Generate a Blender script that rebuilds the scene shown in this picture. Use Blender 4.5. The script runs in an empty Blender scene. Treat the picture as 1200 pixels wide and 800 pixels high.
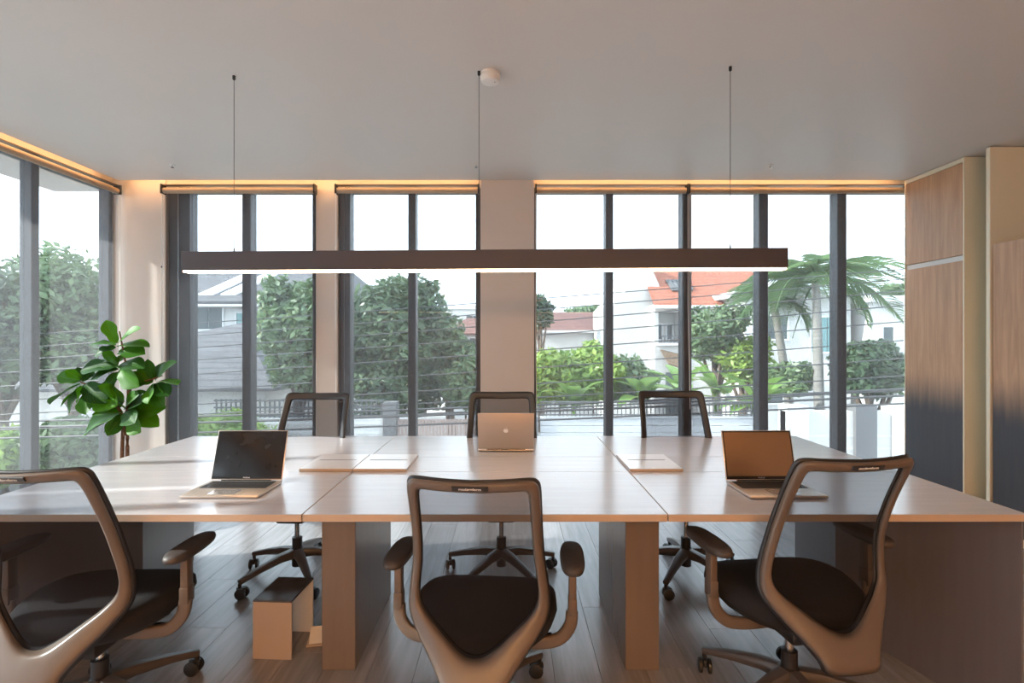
import bpy, bmesh, math, random
import numpy as np
from mathutils import Vector, Matrix

# ------------------------------------------------------------------ camera, world, sun, exposure
S = bpy.context.scene
C = S.collection
PI = math.pi
EYE = 1.32
cam_d = bpy.data.cameras.new('camera'); cam_d.lens = 18.0; cam_d.sensor_width = 36.0
cam_d.shift_x = 3/1200; cam_d.shift_y = -2/1200; cam_d.clip_start = 0.05; cam_d.clip_end = 600
cam = bpy.data.objects.new('camera', cam_d); C.objects.link(cam)
cam.location = (0, 0, EYE); cam.rotation_euler = (PI/2, 0, 0)
S.camera = cam

W_ = bpy.data.worlds.new('hazy_sky'); S.world = W_; W_.use_nodes = True
bg = W_.node_tree.nodes['Background']
bg.inputs[0].default_value = (0.74, 0.86, 1.0, 1); bg.inputs[1].default_value = 3.4

sun_d = bpy.data.lights.new('sun', 'SUN'); sun_d.energy = 9.0; sun_d.angle = 0.02; sun_d.color = (1.0, 0.97, 0.93)
sun = bpy.data.objects.new('sun', sun_d); C.objects.link(sun)
sun.rotation_euler = Vector((1.0, 0.13, -0.58)).to_track_quat('-Z', 'Y').to_euler()
sun.location = (-20, -10, 15)

S.view_settings.view_transform = 'Standard'; S.view_settings.look = 'None'
S.view_settings.gamma = 1; S.view_settings.use_curve_mapping = False
S.view_settings.exposure = 0.97
S.cycles.use_denoising = True
S.cycles.max_bounces = 10; S.cycles.transparent_max_bounces = 24
S.cycles.diffuse_bounces = 5; S.cycles.glossy_bounces = 4
S.cycles.sample_clamp_indirect = 6.0
S.cycles.caustics_reflective = False; S.cycles.caustics_refractive = False

WARM = (1.0, 0.50, 0.205)
E_PENDANT = 10.0
E_ROOM = 85.0
E_COVE = 14.0

# ------------------------------------------------------------------ helpers
def at(px, py, Y):
    return Vector(((px-597)/600*Y, Y, EYE-(py-398)/600*Y))

MATS = {}
def pm(name, col, rough=0.5, metal=0.0, var=None, vscale=8.0, vstretch=(1,1,1), bump=0.0, bscale=60.0,
       spec=0.5, coat=0.0, emit=None, estr=0.0, trans=0.0):
    m = bpy.data.materials.new(name); m.use_nodes = True
    nt = m.node_tree; N = nt.nodes; L = nt.links
    b = N['Principled BSDF']
    b.inputs['Base Color'].default_value = (*col, 1)
    b.inputs['Roughness'].default_value = rough; b.inputs['Metallic'].default_value = metal
    b.inputs['Specular IOR Level'].default_value = spec; b.inputs['Coat Weight'].default_value = coat
    if emit:
        b.inputs['Emission Color'].default_value = (*emit, 1); b.inputs['Emission Strength'].default_value = estr
    if var or bump:
        tc = N.new('ShaderNodeTexCoord'); mp = N.new('ShaderNodeMapping'); mp.inputs['Scale'].default_value = vstretch
        L.new(tc.outputs['Object'], mp.inputs['Vector'])
    if var:
        n = N.new('ShaderNodeTexNoise'); n.inputs['Scale'].default_value = vscale; n.inputs['Detail'].default_value = 5
        L.new(mp.outputs[0], n.inputs['Vector'])
        r = N.new('ShaderNodeValToRGB'); r.color_ramp.elements[0].position = 0.3; r.color_ramp.elements[1].position = 0.7
        r.color_ramp.elements[0].color = (*var, 1); r.color_ramp.elements[1].color = (*col, 1)
        L.new(n.outputs['Fac'], r.inputs[0]); L.new(r.outputs[0], b.inputs['Base Color'])
    if bump:
        n2 = N.new('ShaderNodeTexNoise'); n2.inputs['Scale'].default_value = bscale
        L.new(mp.outputs[0], n2.inputs['Vector'])
        bp = N.new('ShaderNodeBump'); bp.inputs['Strength'].default_value = bump; bp.inputs['Distance'].default_value = 0.01
        L.new(n2.outputs['Fac'], bp.inputs['Height']); L.new(bp.outputs[0], b.inputs['Normal'])
    if trans:
        tr = N.new('ShaderNodeBsdfTranslucent'); mx = N.new('ShaderNodeMixShader'); mx.inputs[0].default_value = trans
        if var: L.new(r.outputs[0], tr.inputs[0])
        else: tr.inputs[0].default_value = (*col, 1)
        L.new(b.outputs[0], mx.inputs[1]); L.new(tr.outputs[0], mx.inputs[2])
        L.new(mx.outputs[0], N['Material Output'].inputs[0])
    MATS[name] = m
    return m

def screen_mat(name, col, through, tint=(1,1,1), transl=0.5, weave=0.0, wscale=300, rough=0.8):
    """woven cloth: open holes (transparent) between opaque threads that also pass some light"""
    m = bpy.data.materials.new(name); m.use_nodes = True
    nt = m.node_tree; N = nt.nodes; L = nt.links; N.remove(N['Principled BSDF'])
    tp = N.new('ShaderNodeBsdfTransparent'); tp.inputs[0].default_value = (*tint, 1)
    df = N.new('ShaderNodeBsdfDiffuse'); df.inputs[0].default_value = (*col, 1)
    tl = N.new('ShaderNodeBsdfTranslucent'); tl.inputs[0].default_value = (*col, 1)
    a = N.new('ShaderNodeMixShader'); a.inputs[0].default_value = transl
    L.new(df.outputs[0], a.inputs[1]); L.new(tl.outputs[0], a.inputs[2])
    b = N.new('ShaderNodeMixShader'); b.inputs[0].default_value = through
    if weave:
        tc = N.new('ShaderNodeTexCoord'); n = N.new('ShaderNodeTexNoise'); n.inputs['Scale'].default_value = wscale
        mr = N.new('ShaderNodeMapRange'); mr.inputs['From Min'].default_value = 0.3; mr.inputs['From Max'].default_value = 0.7
        mr.inputs['To Min'].default_value = through-weave; mr.inputs['To Max'].default_value = through+weave
        L.new(tc.outputs['Object'], n.inputs['Vector']); L.new(n.outputs['Fac'], mr.inputs['Value']); L.new(mr.outputs[0], b.inputs[0])
    L.new(a.outputs[0], b.inputs[1]); L.new(tp.outputs[0], b.inputs[2])
    L.new(b.outputs[0], N['Material Output'].inputs[0])
    MATS[name] = m
    return m

def glass_mat(name, tint):
    m = bpy.data.materials.new(name); m.use_nodes = True
    nt = m.node_tree; N = nt.nodes; L = nt.links; N.remove(N['Principled BSDF'])
    tp = N.new('ShaderNodeBsdfTransparent'); tp.inputs[0].default_value = (*tint, 1)
    gl = N.new('ShaderNodeBsdfGlossy'); gl.inputs['Roughness'].default_value = 0.02
    lw = N.new('ShaderNodeLayerWeight'); lw.inputs[0].default_value = 0.5
    pw = N.new('ShaderNodeMath'); pw.operation = 'POWER'; pw.inputs[1].default_value = 5.0; L.new(lw.outputs['Facing'], pw.inputs[0])
    fm = N.new('ShaderNodeMath'); fm.operation = 'MULTIPLY_ADD'; fm.inputs[1].default_value = 0.8; fm.inputs[2].default_value = 0.035; L.new(pw.outputs[0], fm.inputs[0])
    mx = N.new('ShaderNodeMixShader')
    L.new(fm.outputs[0], mx.inputs[0]); L.new(tp.outputs[0], mx.inputs[1]); L.new(gl.outputs[0], mx.inputs[2])
    L.new(mx.outputs[0], N['Material Output'].inputs[0]); MATS[name] = m
    return m

def wood_mat(name, light, dark, along, scale=1.0, rough=0.4, stain=None, random_tint=0.0, coat=0.0, bump=0.05, streak=14):
    """grain stretched along one axis; stain=(z_low, z_high, colour) is a dyed ombre by height"""
    m = bpy.data.materials.new(name); m.use_nodes = True
    nt = m.node_tree; N = nt.nodes; L = nt.links; b = N['Principled BSDF']
    b.inputs['Roughness'].default_value = rough; b.inputs['Coat Weight'].default_value = coat
    tc = N.new('ShaderNodeTexCoord'); oi = N.new('ShaderNodeObjectInfo')
    sc = N.new('ShaderNodeVectorMath'); sc.operation = 'MULTIPLY'
    sc.inputs[1].default_value = [(1.0 if i == along else streak)*scale for i in range(3)]
    off = N.new('ShaderNodeVectorMath'); off.operation = 'SCALE'; off.inputs[0].default_value = (37.0, 91.0, 53.0)
    ad = N.new('ShaderNodeVectorMath'); ad.operation = 'ADD'
    L.new(tc.outputs['Object'], sc.inputs[0]); L.new(oi.outputs['Random'], off.inputs['Scale'])
    L.new(sc.outputs[0], ad.inputs[0]); L.new(off.outputs[0], ad.inputs[1])
    n = N.new('ShaderNodeTexNoise'); n.inputs['Scale'].default_value = 2.0; n.inputs['Detail'].default_value = 8
    n.inputs['Roughness'].default_value = 0.62; n.inputs['Distortion'].default_value = 0.5
    L.new(ad.outputs[0], n.inputs['Vector'])
    r = N.new('ShaderNodeValToRGB'); r.color_ramp.elements[0].position = 0.32; r.color_ramp.elements[1].position = 0.7
    r.color_ramp.elements[0].color = (*dark, 1); r.color_ramp.elements[1].color = (*light, 1)
    L.new(n.outputs['Fac'], r.inputs[0])
    out = r.outputs[0]
    if random_tint:
        mr = N.new('ShaderNodeMapRange'); mr.inputs['To Min'].default_value = 1-random_tint; mr.inputs['To Max'].default_value = 1+random_tint
        L.new(oi.outputs['Random'], mr.inputs['Value'])
        hv = N.new('ShaderNodeHueSaturation'); L.new(mr.outputs[0], hv.inputs['Value']); L.new(out, hv.inputs['Color']); out = hv.outputs[0]
    if stain:
        z0, z1, scol = stain
        sp = N.new('ShaderNodeSeparateXYZ'); geo = N.new('ShaderNodeNewGeometry'); L.new(geo.outputs['Position'], sp.inputs[0])
        n3 = N.new('ShaderNodeTexNoise'); n3.inputs['Scale'].default_value = 1.5; n3.inputs['Detail'].default_value = 6
        L.new(ad.outputs[0], n3.inputs['Vector'])
        ma = N.new('ShaderNodeMath'); ma.operation = 'MULTIPLY_ADD'; ma.inputs[1].default_value = 0.16; L.new(n3.outputs['Fac'], ma.inputs[0]); L.new(sp.outputs['Z'], ma.inputs[2])
        mr2 = N.new('ShaderNodeMapRange'); mr2.interpolation_type = 'SMOOTHSTEP'
        mr2.inputs['From Min'].default_value = z0+0.08; mr2.inputs['From Max'].default_value = z1+0.08
        mr2.inputs['To Min'].default_value = 0.93; mr2.inputs['To Max'].default_value = 0.0
        L.new(ma.outputs[0], mr2.inputs['Value'])
        mx = N.new('ShaderNodeMixRGB'); mx.inputs[2].default_value = (*scol, 1)
        L.new(mr2.outputs[0], mx.inputs[0]); L.new(out, mx.inputs[1]); out = mx.outputs[0]
    L.new(out, b.inputs['Base Color'])
    if bump:
        bp = N.new('ShaderNodeBump'); bp.inputs['Strength'].default_value = bump; bp.inputs['Distance'].default_value = 0.005
        L.new(n.outputs['Fac'], bp.inputs['Height']); L.new(bp.outputs[0], b.inputs['Normal'])
    MATS[name] = m
    return m

def link(name, me, mat, parent=None):
    o = bpy.data.objects.new(name, me); C.objects.link(o)
    if mat is not None and not me.materials: me.materials.append(mat)
    if parent: o.parent = parent
    return o
def to_mesh(name, bm, smooth=False, angle=None):
    me = bpy.data.meshes.new(name); bmesh.ops.recalc_face_normals(bm, faces=bm.faces); bm.to_mesh(me); bm.free()
    if smooth:
        for p in me.polygons: p.use_smooth = True
        if angle is not None:
            try: me.set_sharp_from_angle(angle=angle)
            except Exception: pass
    return me
def part(name, bm, mat, parent=None, smooth=False, angle=math.radians(40)):
    return link(name, to_mesh(name, bm, smooth, angle), mat, parent)
def tag(o, label, cat=None, group=None, kind=None):
    if label: o['label'] = label
    if cat: o['category'] = cat
    if group: o['group'] = group
    if kind: o['kind'] = kind
    return o
def thing(name, label, cat, loc=(0,0,0), rz=0.0, group=None):
    o = bpy.data.objects.new(name, None); C.objects.link(o); o.empty_display_size = 0.1
    o.location = loc; o.rotation_euler = (0, 0, rz)
    return tag(o, label, cat, group)
def structure(name, bm=None, mat=None, label=None, loc=(0,0,0)):
    if bm is None:
        o = bpy.data.objects.new(name, None); C.objects.link(o); o.location = loc
    else:
        o = part(name, bm, mat)
    o['kind'] = 'structure'
    if label: o['label'] = label
    return o
def copy_tree(o, parent=None):
    c = o.copy(); C.objects.link(c); c.parent = parent
    for ch in list(o.children): copy_tree(ch, c)
    return c

def B(*boxes, bev=0.0, seg=2, bm=None):
    """boxes given as (x0,x1,y0,y1,z0,z1)"""
    bm = bm or bmesh.new()
    for b in boxes:
        x0, x1, y0, y1, z0, z1 = b
        vs = [bm.verts.new((x, y, z)) for z in (z0, z1) for y in (y0, y1) for x in (x0, x1)]
        fs = [bm.faces.new([vs[i] for i in f]) for f in ((0,2,3,1),(4,5,7,6),(0,1,5,4),(2,6,7,3),(0,4,6,2),(1,3,7,5))]
        if bev:
            es = list({e for f in fs for e in f.edges})
            bmesh.ops.bevel(bm, geom=es, offset=bev, segments=seg, affect='EDGES', profile=0.5)
    return bm
def sheet(pts):
    bm = bmesh.new(); bm.faces.new([bm.verts.new(p) for p in pts]); return bm
def lathe(prof, n=20, c=(0,0,0), bm=None, axis=2):
    bm = bm or bmesh.new(); rings = []
    for r, z in prof:
        ring = []
        for i in range(n):
            a = 2*PI*i/n; p = [r*math.cos(a), r*math.sin(a), z]
            if axis == 0: p = [z, p[0], p[1]]
            elif axis == 1: p = [p[1], z, p[0]]
            ring.append(bm.verts.new((p[0]+c[0], p[1]+c[1], p[2]+c[2])))
        rings.append(ring)
    for a, b in zip(rings, rings[1:]):
        for i in range(n): bm.faces.new((a[i], a[(i+1) % n], b[(i+1) % n], b[i]))
    bm.faces.new(rings[0][::-1]); bm.faces.new(rings[-1])
    return bm
def cross_circle(n): return [(math.cos(2*PI*i/n), math.sin(2*PI*i/n)) for i in range(n)]
def cross_rr(n=12, p=4.0):
    out = []
    for i in range(n):
        a = 2*PI*(i+0.5)/n; c, s = math.cos(a), math.sin(a)
        out.append((math.copysign(abs(c)**(2/p), c), math.copysign(abs(s)**(2/p), s)))
    return out
def sweep(pts, sizes, section, up=(0,0,1), bm=None, cap=True):
    """sizes: (half width, half height) or list of them"""
    bm = bm or bmesh.new(); pts = [Vector(p) for p in pts]; up = Vector(up)
    if not isinstance(sizes, list): sizes = [sizes]*len(pts)
    rings = []
    for i, p in enumerate(pts):
        t = (pts[min(i+1, len(pts)-1)]-pts[max(i-1, 0)]).normalized()
        s = t.cross(up)
        if s.length < 1e-4: s = t.cross(Vector((0.3, 1, 0)))
        s.normalize(); u = s.cross(t).normalized(); w, h = sizes[i]
        rings.append([bm.verts.new(p+s*(a*w)+u*(b*h)) for a, b in section])
    n = len(section)
    for a, b in zip(rings, rings[1:]):
        for i in range(n): bm.faces.new((a[i], a[(i+1) % n], b[(i+1) % n], b[i]))
    if cap: bm.faces.new(rings[0][::-1]); bm.faces.new(rings[-1])
    return bm
def tube(pts, r, n=8, bm=None):
    return sweep(pts, [(x, x) for x in r] if isinstance(r, list) else (r, r), cross_circle(n), bm=bm)
def spline(pts, k):
    """Catmull-Rom through points (tuples of any length), k samples per span, open"""
    P = [np.array(p, float) for p in pts]; P = [2*P[0]-P[1]]+P+[2*P[-1]-P[-2]]
    out = []
    for i in range(1, len(P)-2):
        for j in range(k):
            t = j/k; a, b, c, d = P[i-1], P[i], P[i+1], P[i+2]
            out.append(0.5*((2*b)+(-a+c)*t+(2*a-5*b+4*c-d)*t*t+(-a+3*b-3*c+d)*t**3))
    out.append(P[-2]); return out
def prism(poly, axis_vec, bm=None):
    """poly: list of 3D points; extruded by axis_vec"""
    bm = bm or bmesh.new(); d = Vector(axis_vec)
    a = [bm.verts.new(Vector(p)) for p in poly]; b = [bm.verts.new(Vector(p)+d) for p in poly]
    n = len(poly); bm.faces.new(a[::-1]); bm.faces.new(b)
    for i in range(n): bm.faces.new((a[i], a[(i+1) % n], b[(i+1) % n], b[i]))
    return bm
def text_mesh(body, size, depth=0.0005):
    cu = bpy.data.curves.new('lettering', 'FONT'); cu.body = body; cu.size = size; cu.extrude = depth; cu.align_x = 'CENTER'; cu.align_y = 'CENTER'
    o = bpy.data.objects.new('lettering', cu); C.objects.link(o)
    bpy.context.view_layer.update()
    me = bpy.data.meshes.new_from_object(o.evaluated_get(bpy.context.evaluated_depsgraph_get()))
    bpy.data.objects.remove(o); return me

# ------------------------------------------------------------------ materials
pm('plaster', (0.62, 0.55, 0.50), 0.8, var=(0.60, 0.53, 0.48), vscale=2.5)
pm('ceiling_paint', (0.66, 0.635, 0.62), 0.42, var=(0.64, 0.615, 0.60), vscale=1.2, spec=0.35)
pm('back_wall_paint', (0.62, 0.54, 0.46), 0.8, var=(0.60, 0.52, 0.44), vscale=2)
pm('window_metal', (0.080, 0.082, 0.090), 0.45, metal=0.3, var=(0.07, 0.072, 0.080), vscale=6)
pm('track_metal', (0.16, 0.12, 0.09), 0.35, metal=0.5)
pm('blind_tube', (0.44, 0.32, 0.22), 0.6, var=(0.40, 0.29, 0.20), vscale=20)
screen_mat('screen_cloth', (0.15, 0.15, 0.16), 0.50, transl=0.36, weave=0.05, wscale=260)
glass_mat('pane_glass', (0.93, 0.96, 0.95))
pm('black_plastic', (0.018, 0.019, 0.022), 0.4)
pm('white_plastic', (0.75, 0.74, 0.72), 0.4)
pm('steel', (0.55, 0.55, 0.56), 0.25, metal=1.0)
pm('chrome', (0.72, 0.70, 0.68), 0.15, metal=1.0)
wood_mat('floor_wood', (0.34, 0.325, 0.33), (0.225, 0.21, 0.212), 1, scale=1.0, rough=0.24, random_tint=0.08, bump=0.04)
pm('floor_joint', (0.12, 0.105, 0.10), 0.6, var=(0.10, 0.09, 0.085), vscale=4)
wood_mat('cabinet_wood', (0.62, 0.385, 0.235), (0.44, 0.26, 0.155), 2, scale=1.0, rough=0.45, stain=(0.76, 1.10, (0.030, 0.044, 0.066)), random_tint=0.05)
pm('cabinet_cream', (0.84, 0.77, 0.60), 0.5, var=(0.82, 0.75, 0.58), vscale=2)
pm('desk_laminate', (0.48, 0.465, 0.49), 0.19, spec=0.9, var=(0.445, 0.43, 0.455), vscale=3, vstretch=(1, 14, 1))
pm('desk_edge', (0.50, 0.38, 0.28), 0.4, var=(0.46, 0.35, 0.26), vscale=4, vstretch=(1, 14, 14))
pm('leg_laminate', (0.185, 0.142, 0.115), 0.26, var=(0.17, 0.13, 0.106), vscale=3, vstretch=(12, 12, 1))
pm('end_laminate', (0.15, 0.132, 0.135), 0.4, var=(0.135, 0.12, 0.122), vscale=3, vstretch=(12, 12, 1))
pm('flap_metal', (0.66, 0.67, 0.72), 0.16, spec=0.8)
pm('chair_shell', (0.128, 0.096, 0.075), 0.36, var=(0.121, 0.091, 0.071), vscale=4)
pm('chair_dark', (0.022, 0.020, 0.022), 0.38)
pm('seat_fabric', (0.013, 0.011, 0.012), 0.9, var=(0.010, 0.008, 0.009), vscale=220, bump=0.1, bscale=420)
screen_mat('chair_mesh', (0.022, 0.020, 0.022), 0.46, tint=(0.96, 0.97, 1.0), transl=0.15, rough=0.9)
pm('arm_pad', (0.060, 0.049, 0.045), 0.5)
pm('laptop_silver', (0.60, 0.51, 0.44), 0.32, metal=0.75)
pm('laptop_screen', (0.018, 0.019, 0.022), 0.10, spec=0.6, var=(0.010, 0.010, 0.012), vscale=9)
pm('screen_reflection', (0.40, 0.27, 0.17), 0.25, metal=0.9)  # bronze metal tone stands in for the warm room reflected in the screen
pm('laptop_bezel', (0.012, 0.012, 0.013), 0.2)
pm('key_black', (0.02, 0.02, 0.022), 0.5)
pm('emblem', (0.92, 0.91, 0.90), 0.3)
pm('lamp_body', (0.070, 0.062, 0.070), 0.5, metal=0.2)
pm('lamp_led', (1, 0.9, 0.8), 0.5, emit=(1.0, 0.70, 0.42), estr=E_PENDANT)
pm('room_led', (1, 0.9, 0.8), 0.5, emit=WARM, estr=E_ROOM)
pm('cove_led', (1, 0.9, 0.8), 0.5, emit=(1.0, 0.55, 0.24), estr=E_COVE)
pm('cable_steel', (0.10, 0.10, 0.10), 0.4, metal=0.6)
pm('box_metal', (0.44, 0.35, 0.28), 0.3, var=(0.42, 0.335, 0.265), vscale=4)
pm('box_top', (0.10, 0.095, 0.105), 0.16, var=(0.06, 0.056, 0.06), vscale=14)
pm('pot_clay', (0.25, 0.24, 0.23), 0.6, var=(0.21, 0.20, 0.19), vscale=6)
pm('soil', (0.045, 0.030, 0.020), 0.9, var=(0.03, 0.02, 0.013), vscale=40, bump=0.5)
pm('bark_indoor', (0.20, 0.105, 0.055), 0.8, var=(0.12, 0.06, 0.03), vscale=30, bump=0.4)
pm('slab_concrete', (0.50, 0.47, 0.45), 0.8, var=(0.45, 0.42, 0.40), vscale=1.5)
# outdoors
pm('asphalt', (0.46, 0.45, 0.43), 0.9, var=(0.36, 0.35, 0.34), vscale=0.6)
pm('render_white', (0.62, 0.61, 0.595), 0.8, var=(0.54, 0.53, 0.515), vscale=0.5)
pm('render_grey', (0.15, 0.15, 0.155), 0.8, var=(0.12, 0.12, 0.125), vscale=0.6)
pm('board_pale', (0.58, 0.59, 0.61), 0.7, var=(0.50, 0.51, 0.53), vscale=0.8, vstretch=(1, 1, 8))
pm('gate_pink', (0.34, 0.26, 0.235), 0.6, var=(0.29, 0.22, 0.20), vscale=2)
pm('fence_dark', (0.10, 0.105, 0.11), 0.6)
pm('window_dark', (0.06, 0.08, 0.085), 0.12)
pm('window_teal', (0.16, 0.30, 0.30), 0.12)
pm('trim_white', (0.68, 0.68, 0.68), 0.6)
pm('wire_black', (0.05, 0.05, 0.052), 0.6)
pm('awning_tan', (0.20, 0.135, 0.09), 0.7, var=(0.16, 0.11, 0.07), vscale=3)
pm('bark', (0.16, 0.12, 0.09), 0.9, var=(0.09, 0.065, 0.05), vscale=9, bump=0.5, bscale=20)
pm('palm_bark', (0.26, 0.25, 0.235), 0.9, var=(0.17, 0.16, 0.145), vscale=5, vstretch=(1, 1, 6))
def roof_mat(name, a, b, rows, cols):
    m = bpy.data.materials.new(name); m.use_nodes = True; nt = m.node_tree; N = nt.nodes; L = nt.links; bs = N['Principled BSDF']
    bs.inputs['Roughness'].default_value = 0.85
    tc = N.new('ShaderNodeTexCoord'); sp = N.new('ShaderNodeSeparateXYZ'); cb = N.new('ShaderNodeCombineXYZ')
    ad = N.new('ShaderNodeMath'); L.new(tc.outputs['Object'], sp.inputs[0])
    L.new(sp.outputs['X'], ad.inputs[0]); L.new(sp.outputs['Y'], ad.inputs[1]); L.new(ad.outputs[0], cb.inputs[0]); L.new(sp.outputs['Z'], cb.inputs[1])
    br = N.new('ShaderNodeTexBrick'); br.inputs['Scale'].default_value = 1.0
    br.inputs['Brick Width'].default_value = cols; br.inputs['Row Height'].default_value = rows; br.inputs['Mortar Size'].default_value = rows*0.10
    br.inputs['Color1'].default_value = (*a, 1); br.inputs['Color2'].default_value = (*[0.82*x for x in a], 1); br.inputs['Mortar'].default_value = (*b, 1)
    L.new(cb.outputs[0], br.inputs['Vector']); L.new(br.outputs['Color'], bs.inputs['Base Color']); MATS[name] = m
roof_mat('roof_grey', (0.115, 0.115, 0.125), (0.055, 0.055, 0.062), 0.14, 0.5)
roof_mat('roof_orange', (0.36, 0.125, 0.075), (0.20, 0.065, 0.04), 0.16, 0.4)
roof_mat('roof_brown', (0.17, 0.082, 0.070), (0.10, 0.048, 0.042), 0.2, 0.5)
def leaf_pm(name, a, b, tr=0.35, rough=0.55, sc=1.6):
    return pm(name, a, 0.38, var=b, vscale=sc, trans=tr, spec=0.5)
leaf_pm('leaf_mango', (0.15, 0.22, 0.11), (0.045, 0.085, 0.045))
leaf_pm('leaf_mid', (0.20, 0.29, 0.14), (0.07, 0.125, 0.06))
leaf_pm('leaf_bright', (0.34, 0.46, 0.10), (0.14, 0.26, 0.06))
leaf_pm('leaf_dark', (0.085, 0.150, 0.075), (0.035, 0.070, 0.040))
leaf_pm('leaf_palm', (0.17, 0.27, 0.11), (0.08, 0.15, 0.07))
leaf_pm('leaf_banana', (0.26, 0.40, 0.10), (0.13, 0.25, 0.06))
M = MATS

# ------------------------------------------------------------------ the room
CEIL = 2.62
XL, XR = -3.32, 3.80          # inner faces of the left window wall and right wall
YB, YF = 4.30, -3.60          # back window wall, wall behind
CX, CY = -3.19, 4.17          # edge of the hung ceiling (light trough beyond it)

flo = structure('floor', B((XL-0.2, XR+0.2, YF-0.2, YB+0.25, -0.20, -0.006)), M['floor_joint'], 'grey brown wood plank floor')
random.seed(4)
PW, PL_ = 0.184, 1.22
plank_meshes = {}
x = XL; col = 0
while x < XR:
    y = 0.95 - (col*0.47 % PL_)
    while y < YB+0.1:
        y0, y1, x0, x1 = max(y, 0.95), min(y+PL_, YB+0.1), x, min(x+PW, XR)
        key = (round(x1-x0, 3), round(y1-y0, 3))
        if y1-y0 > 0.02 and x1-x0 > 0.02:
            if key not in plank_meshes:
                plank_meshes[key] = to_mesh('plank', B((0.0006, key[0]-0.0006, 0.0006, key[1]-0.0006, -0.006, 0.0), bev=0.0006, seg=1))
            o = link('plank', plank_meshes[key], M['floor_wood'], flo); o.location = (x0, y0, 0)
        y += PL_
    x += PW; col += 1
o = part('plank_field', B((XL, XR, YF, 0.948, -0.006, 0.0)), M['floor_wood'], flo)

# hung ceiling with a light trough along both window walls
structure('ceiling', B((CX, XR, YF, CY, CEIL, CEIL+0.03), (XL-0.3, XR+0.2, YF-0.2, YB+0.3, CEIL+0.11, CEIL+0.2)), M['ceiling_paint'], 'flat pale ceiling with a light trough at the windows')
structure('wall_behind', B((XL-0.1, XR+0.2, YF-0.15, YF, 0, CEIL+0.11)), M['back_wall_paint'], 'plain warm wall')
structure('wall_right', B((XR, XR+0.2, YF, YB+0.2, 0, CEIL+0.11)), M['plaster'], 'plain wall behind the cabinets')

# back wall: piers and head beam.  xs are metres at the window plane
def wx(px, Y=YB): return (px-597)/600*Y
w = structure('wall_back', None, None, 'plastered piers between the back windows')
def pier(x0, x1, y0, y1, z1): return part('pier', B((x0, x1, y0, y1, 0, z1), bev=0.004, seg=1), M['plaster'], w)
pier(XL-0.05, wx(194), YB, YB+0.25, CEIL+0.11)
pier(wx(370), wx(396), YB, YB+0.25, CEIL+0.11)
pier(wx(563, CY), wx(626, CY), CY, YB+0.25, CEIL+0.11)
part('head_beam', B((XL-0.05, XR, YB+0.01, YB+0.25, 2.605, CEIL+0.11)), M['plaster'], w)
part('pier', B((wx(1092), XR, YB, YB+0.25, 0, CEIL+0.11)), M['plaster'], w)
# left wall: corner pier, head beam
wl = structure('wall_left', None, None, 'head beam and end pier of the left window wall')
part('head_beam', B((XL-0.25, XL-0.01, YF, YB-0.001, 2.605, CEIL+0.11)), M['plaster'], wl)
part('pier', B((XL-0.25, XL, YF, YF+0.4, 0, 2.604)), M['plaster'], wl)

def window_back(n, x0, x1, mulls, jl, jr):
    """x0..x1 opening in px at the window plane; mulls: list of (px0,px1); jl/jr jamb widths px"""
    t = structure('window_%d' % n, None, None, 'tall dark framed window of narrow panes')
    X0, X1 = wx(x0), wx(x1); y0, y1 = YB+0.035, YB+0.12
    def fr(a, b, z0, z1, nm): part(nm, B((a, b, y0, y1, z0, z1), bev=0.004, seg=1), M['window_metal'], t)
    edges = [wx(x0+jl)]
    fr(X0, wx(x0+jl), 0, 2.605, 'jamb'); fr(wx(x1-jr), X1, 0, 2.605, 'jamb')
    if jl > 10:    # a sliding leaf frame next to the jamb
        part('leaf_frame', B((wx(x0+jl*0.46), wx(x0+jl*0.50), y0-0.02, y0, 0, 2.605)), M['steel'], t)
        part('leaf_frame', B((wx(x0+jl*0.52), wx(x0+jl), y0-0.03, y0, 0, 2.605), bev=0.004, seg=1), M['window_metal'], t)
    for a, b in mulls:
        part('mullion', B((wx(a), wx(b), y0-0.03, y1, 0.06, 2.57), bev=0.006, seg=1), M['window_metal'], t)
        edges += [wx(a), wx(b)]
    edges.append(wx(x1-jr))
    for a, b in zip(edges[0::2], edges[1::2]):
        part('sill_rail', B((a, b, y0, y1, 0, 0.06)), M['window_metal'], t)
        part('head_rail', B((a, b, y0, y1, 2.57, 2.605)), M['window_metal'], t)
        part('pane', B((a, b, y0+0.04, y0+0.048, 0.06, 2.57)), M['pane_glass'], t)
window_back(1, 194, 370, [(283, 293)], 28, 6)
window_back(2, 396, 564, [(478, 487)], 14, 7)
window_back(3, 625, 1092, [(710, 719), (800, 811), (890, 901), (982, 993)], 4, 4)
# left window wall
t = structure('window_4', None, None, 'floor to ceiling window wall on the left with dark posts')
xa, xb = XL-0.10, XL-0.04
posts = [(4.258, 4.296)]
yy = 3.60
while yy > YF+0.6: posts.append((yy-0.03, yy+0.03)); yy -= 0.70
posts.append((YF+0.4, YF+0.47))
for a, b in posts: part('post', B((xa, xb+0.03, a, b, 0, 2.605), bev=0.005, seg=1), M['window_metal'], t)
for (a, b), (c, d) in zip(posts, posts[1:]):
    part('sill_rail', B((xa, xb, d, a, 0, 0.06)), M['window_metal'], t)
    part('head_rail', B((xa, xb, d, a, 2.57, 2.605)), M['window_metal'], t)
    part('pane', B((xa+0.03, xa+0.036, d, a, 0.06, 2.57)), M['pane_glass'], t)

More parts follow.
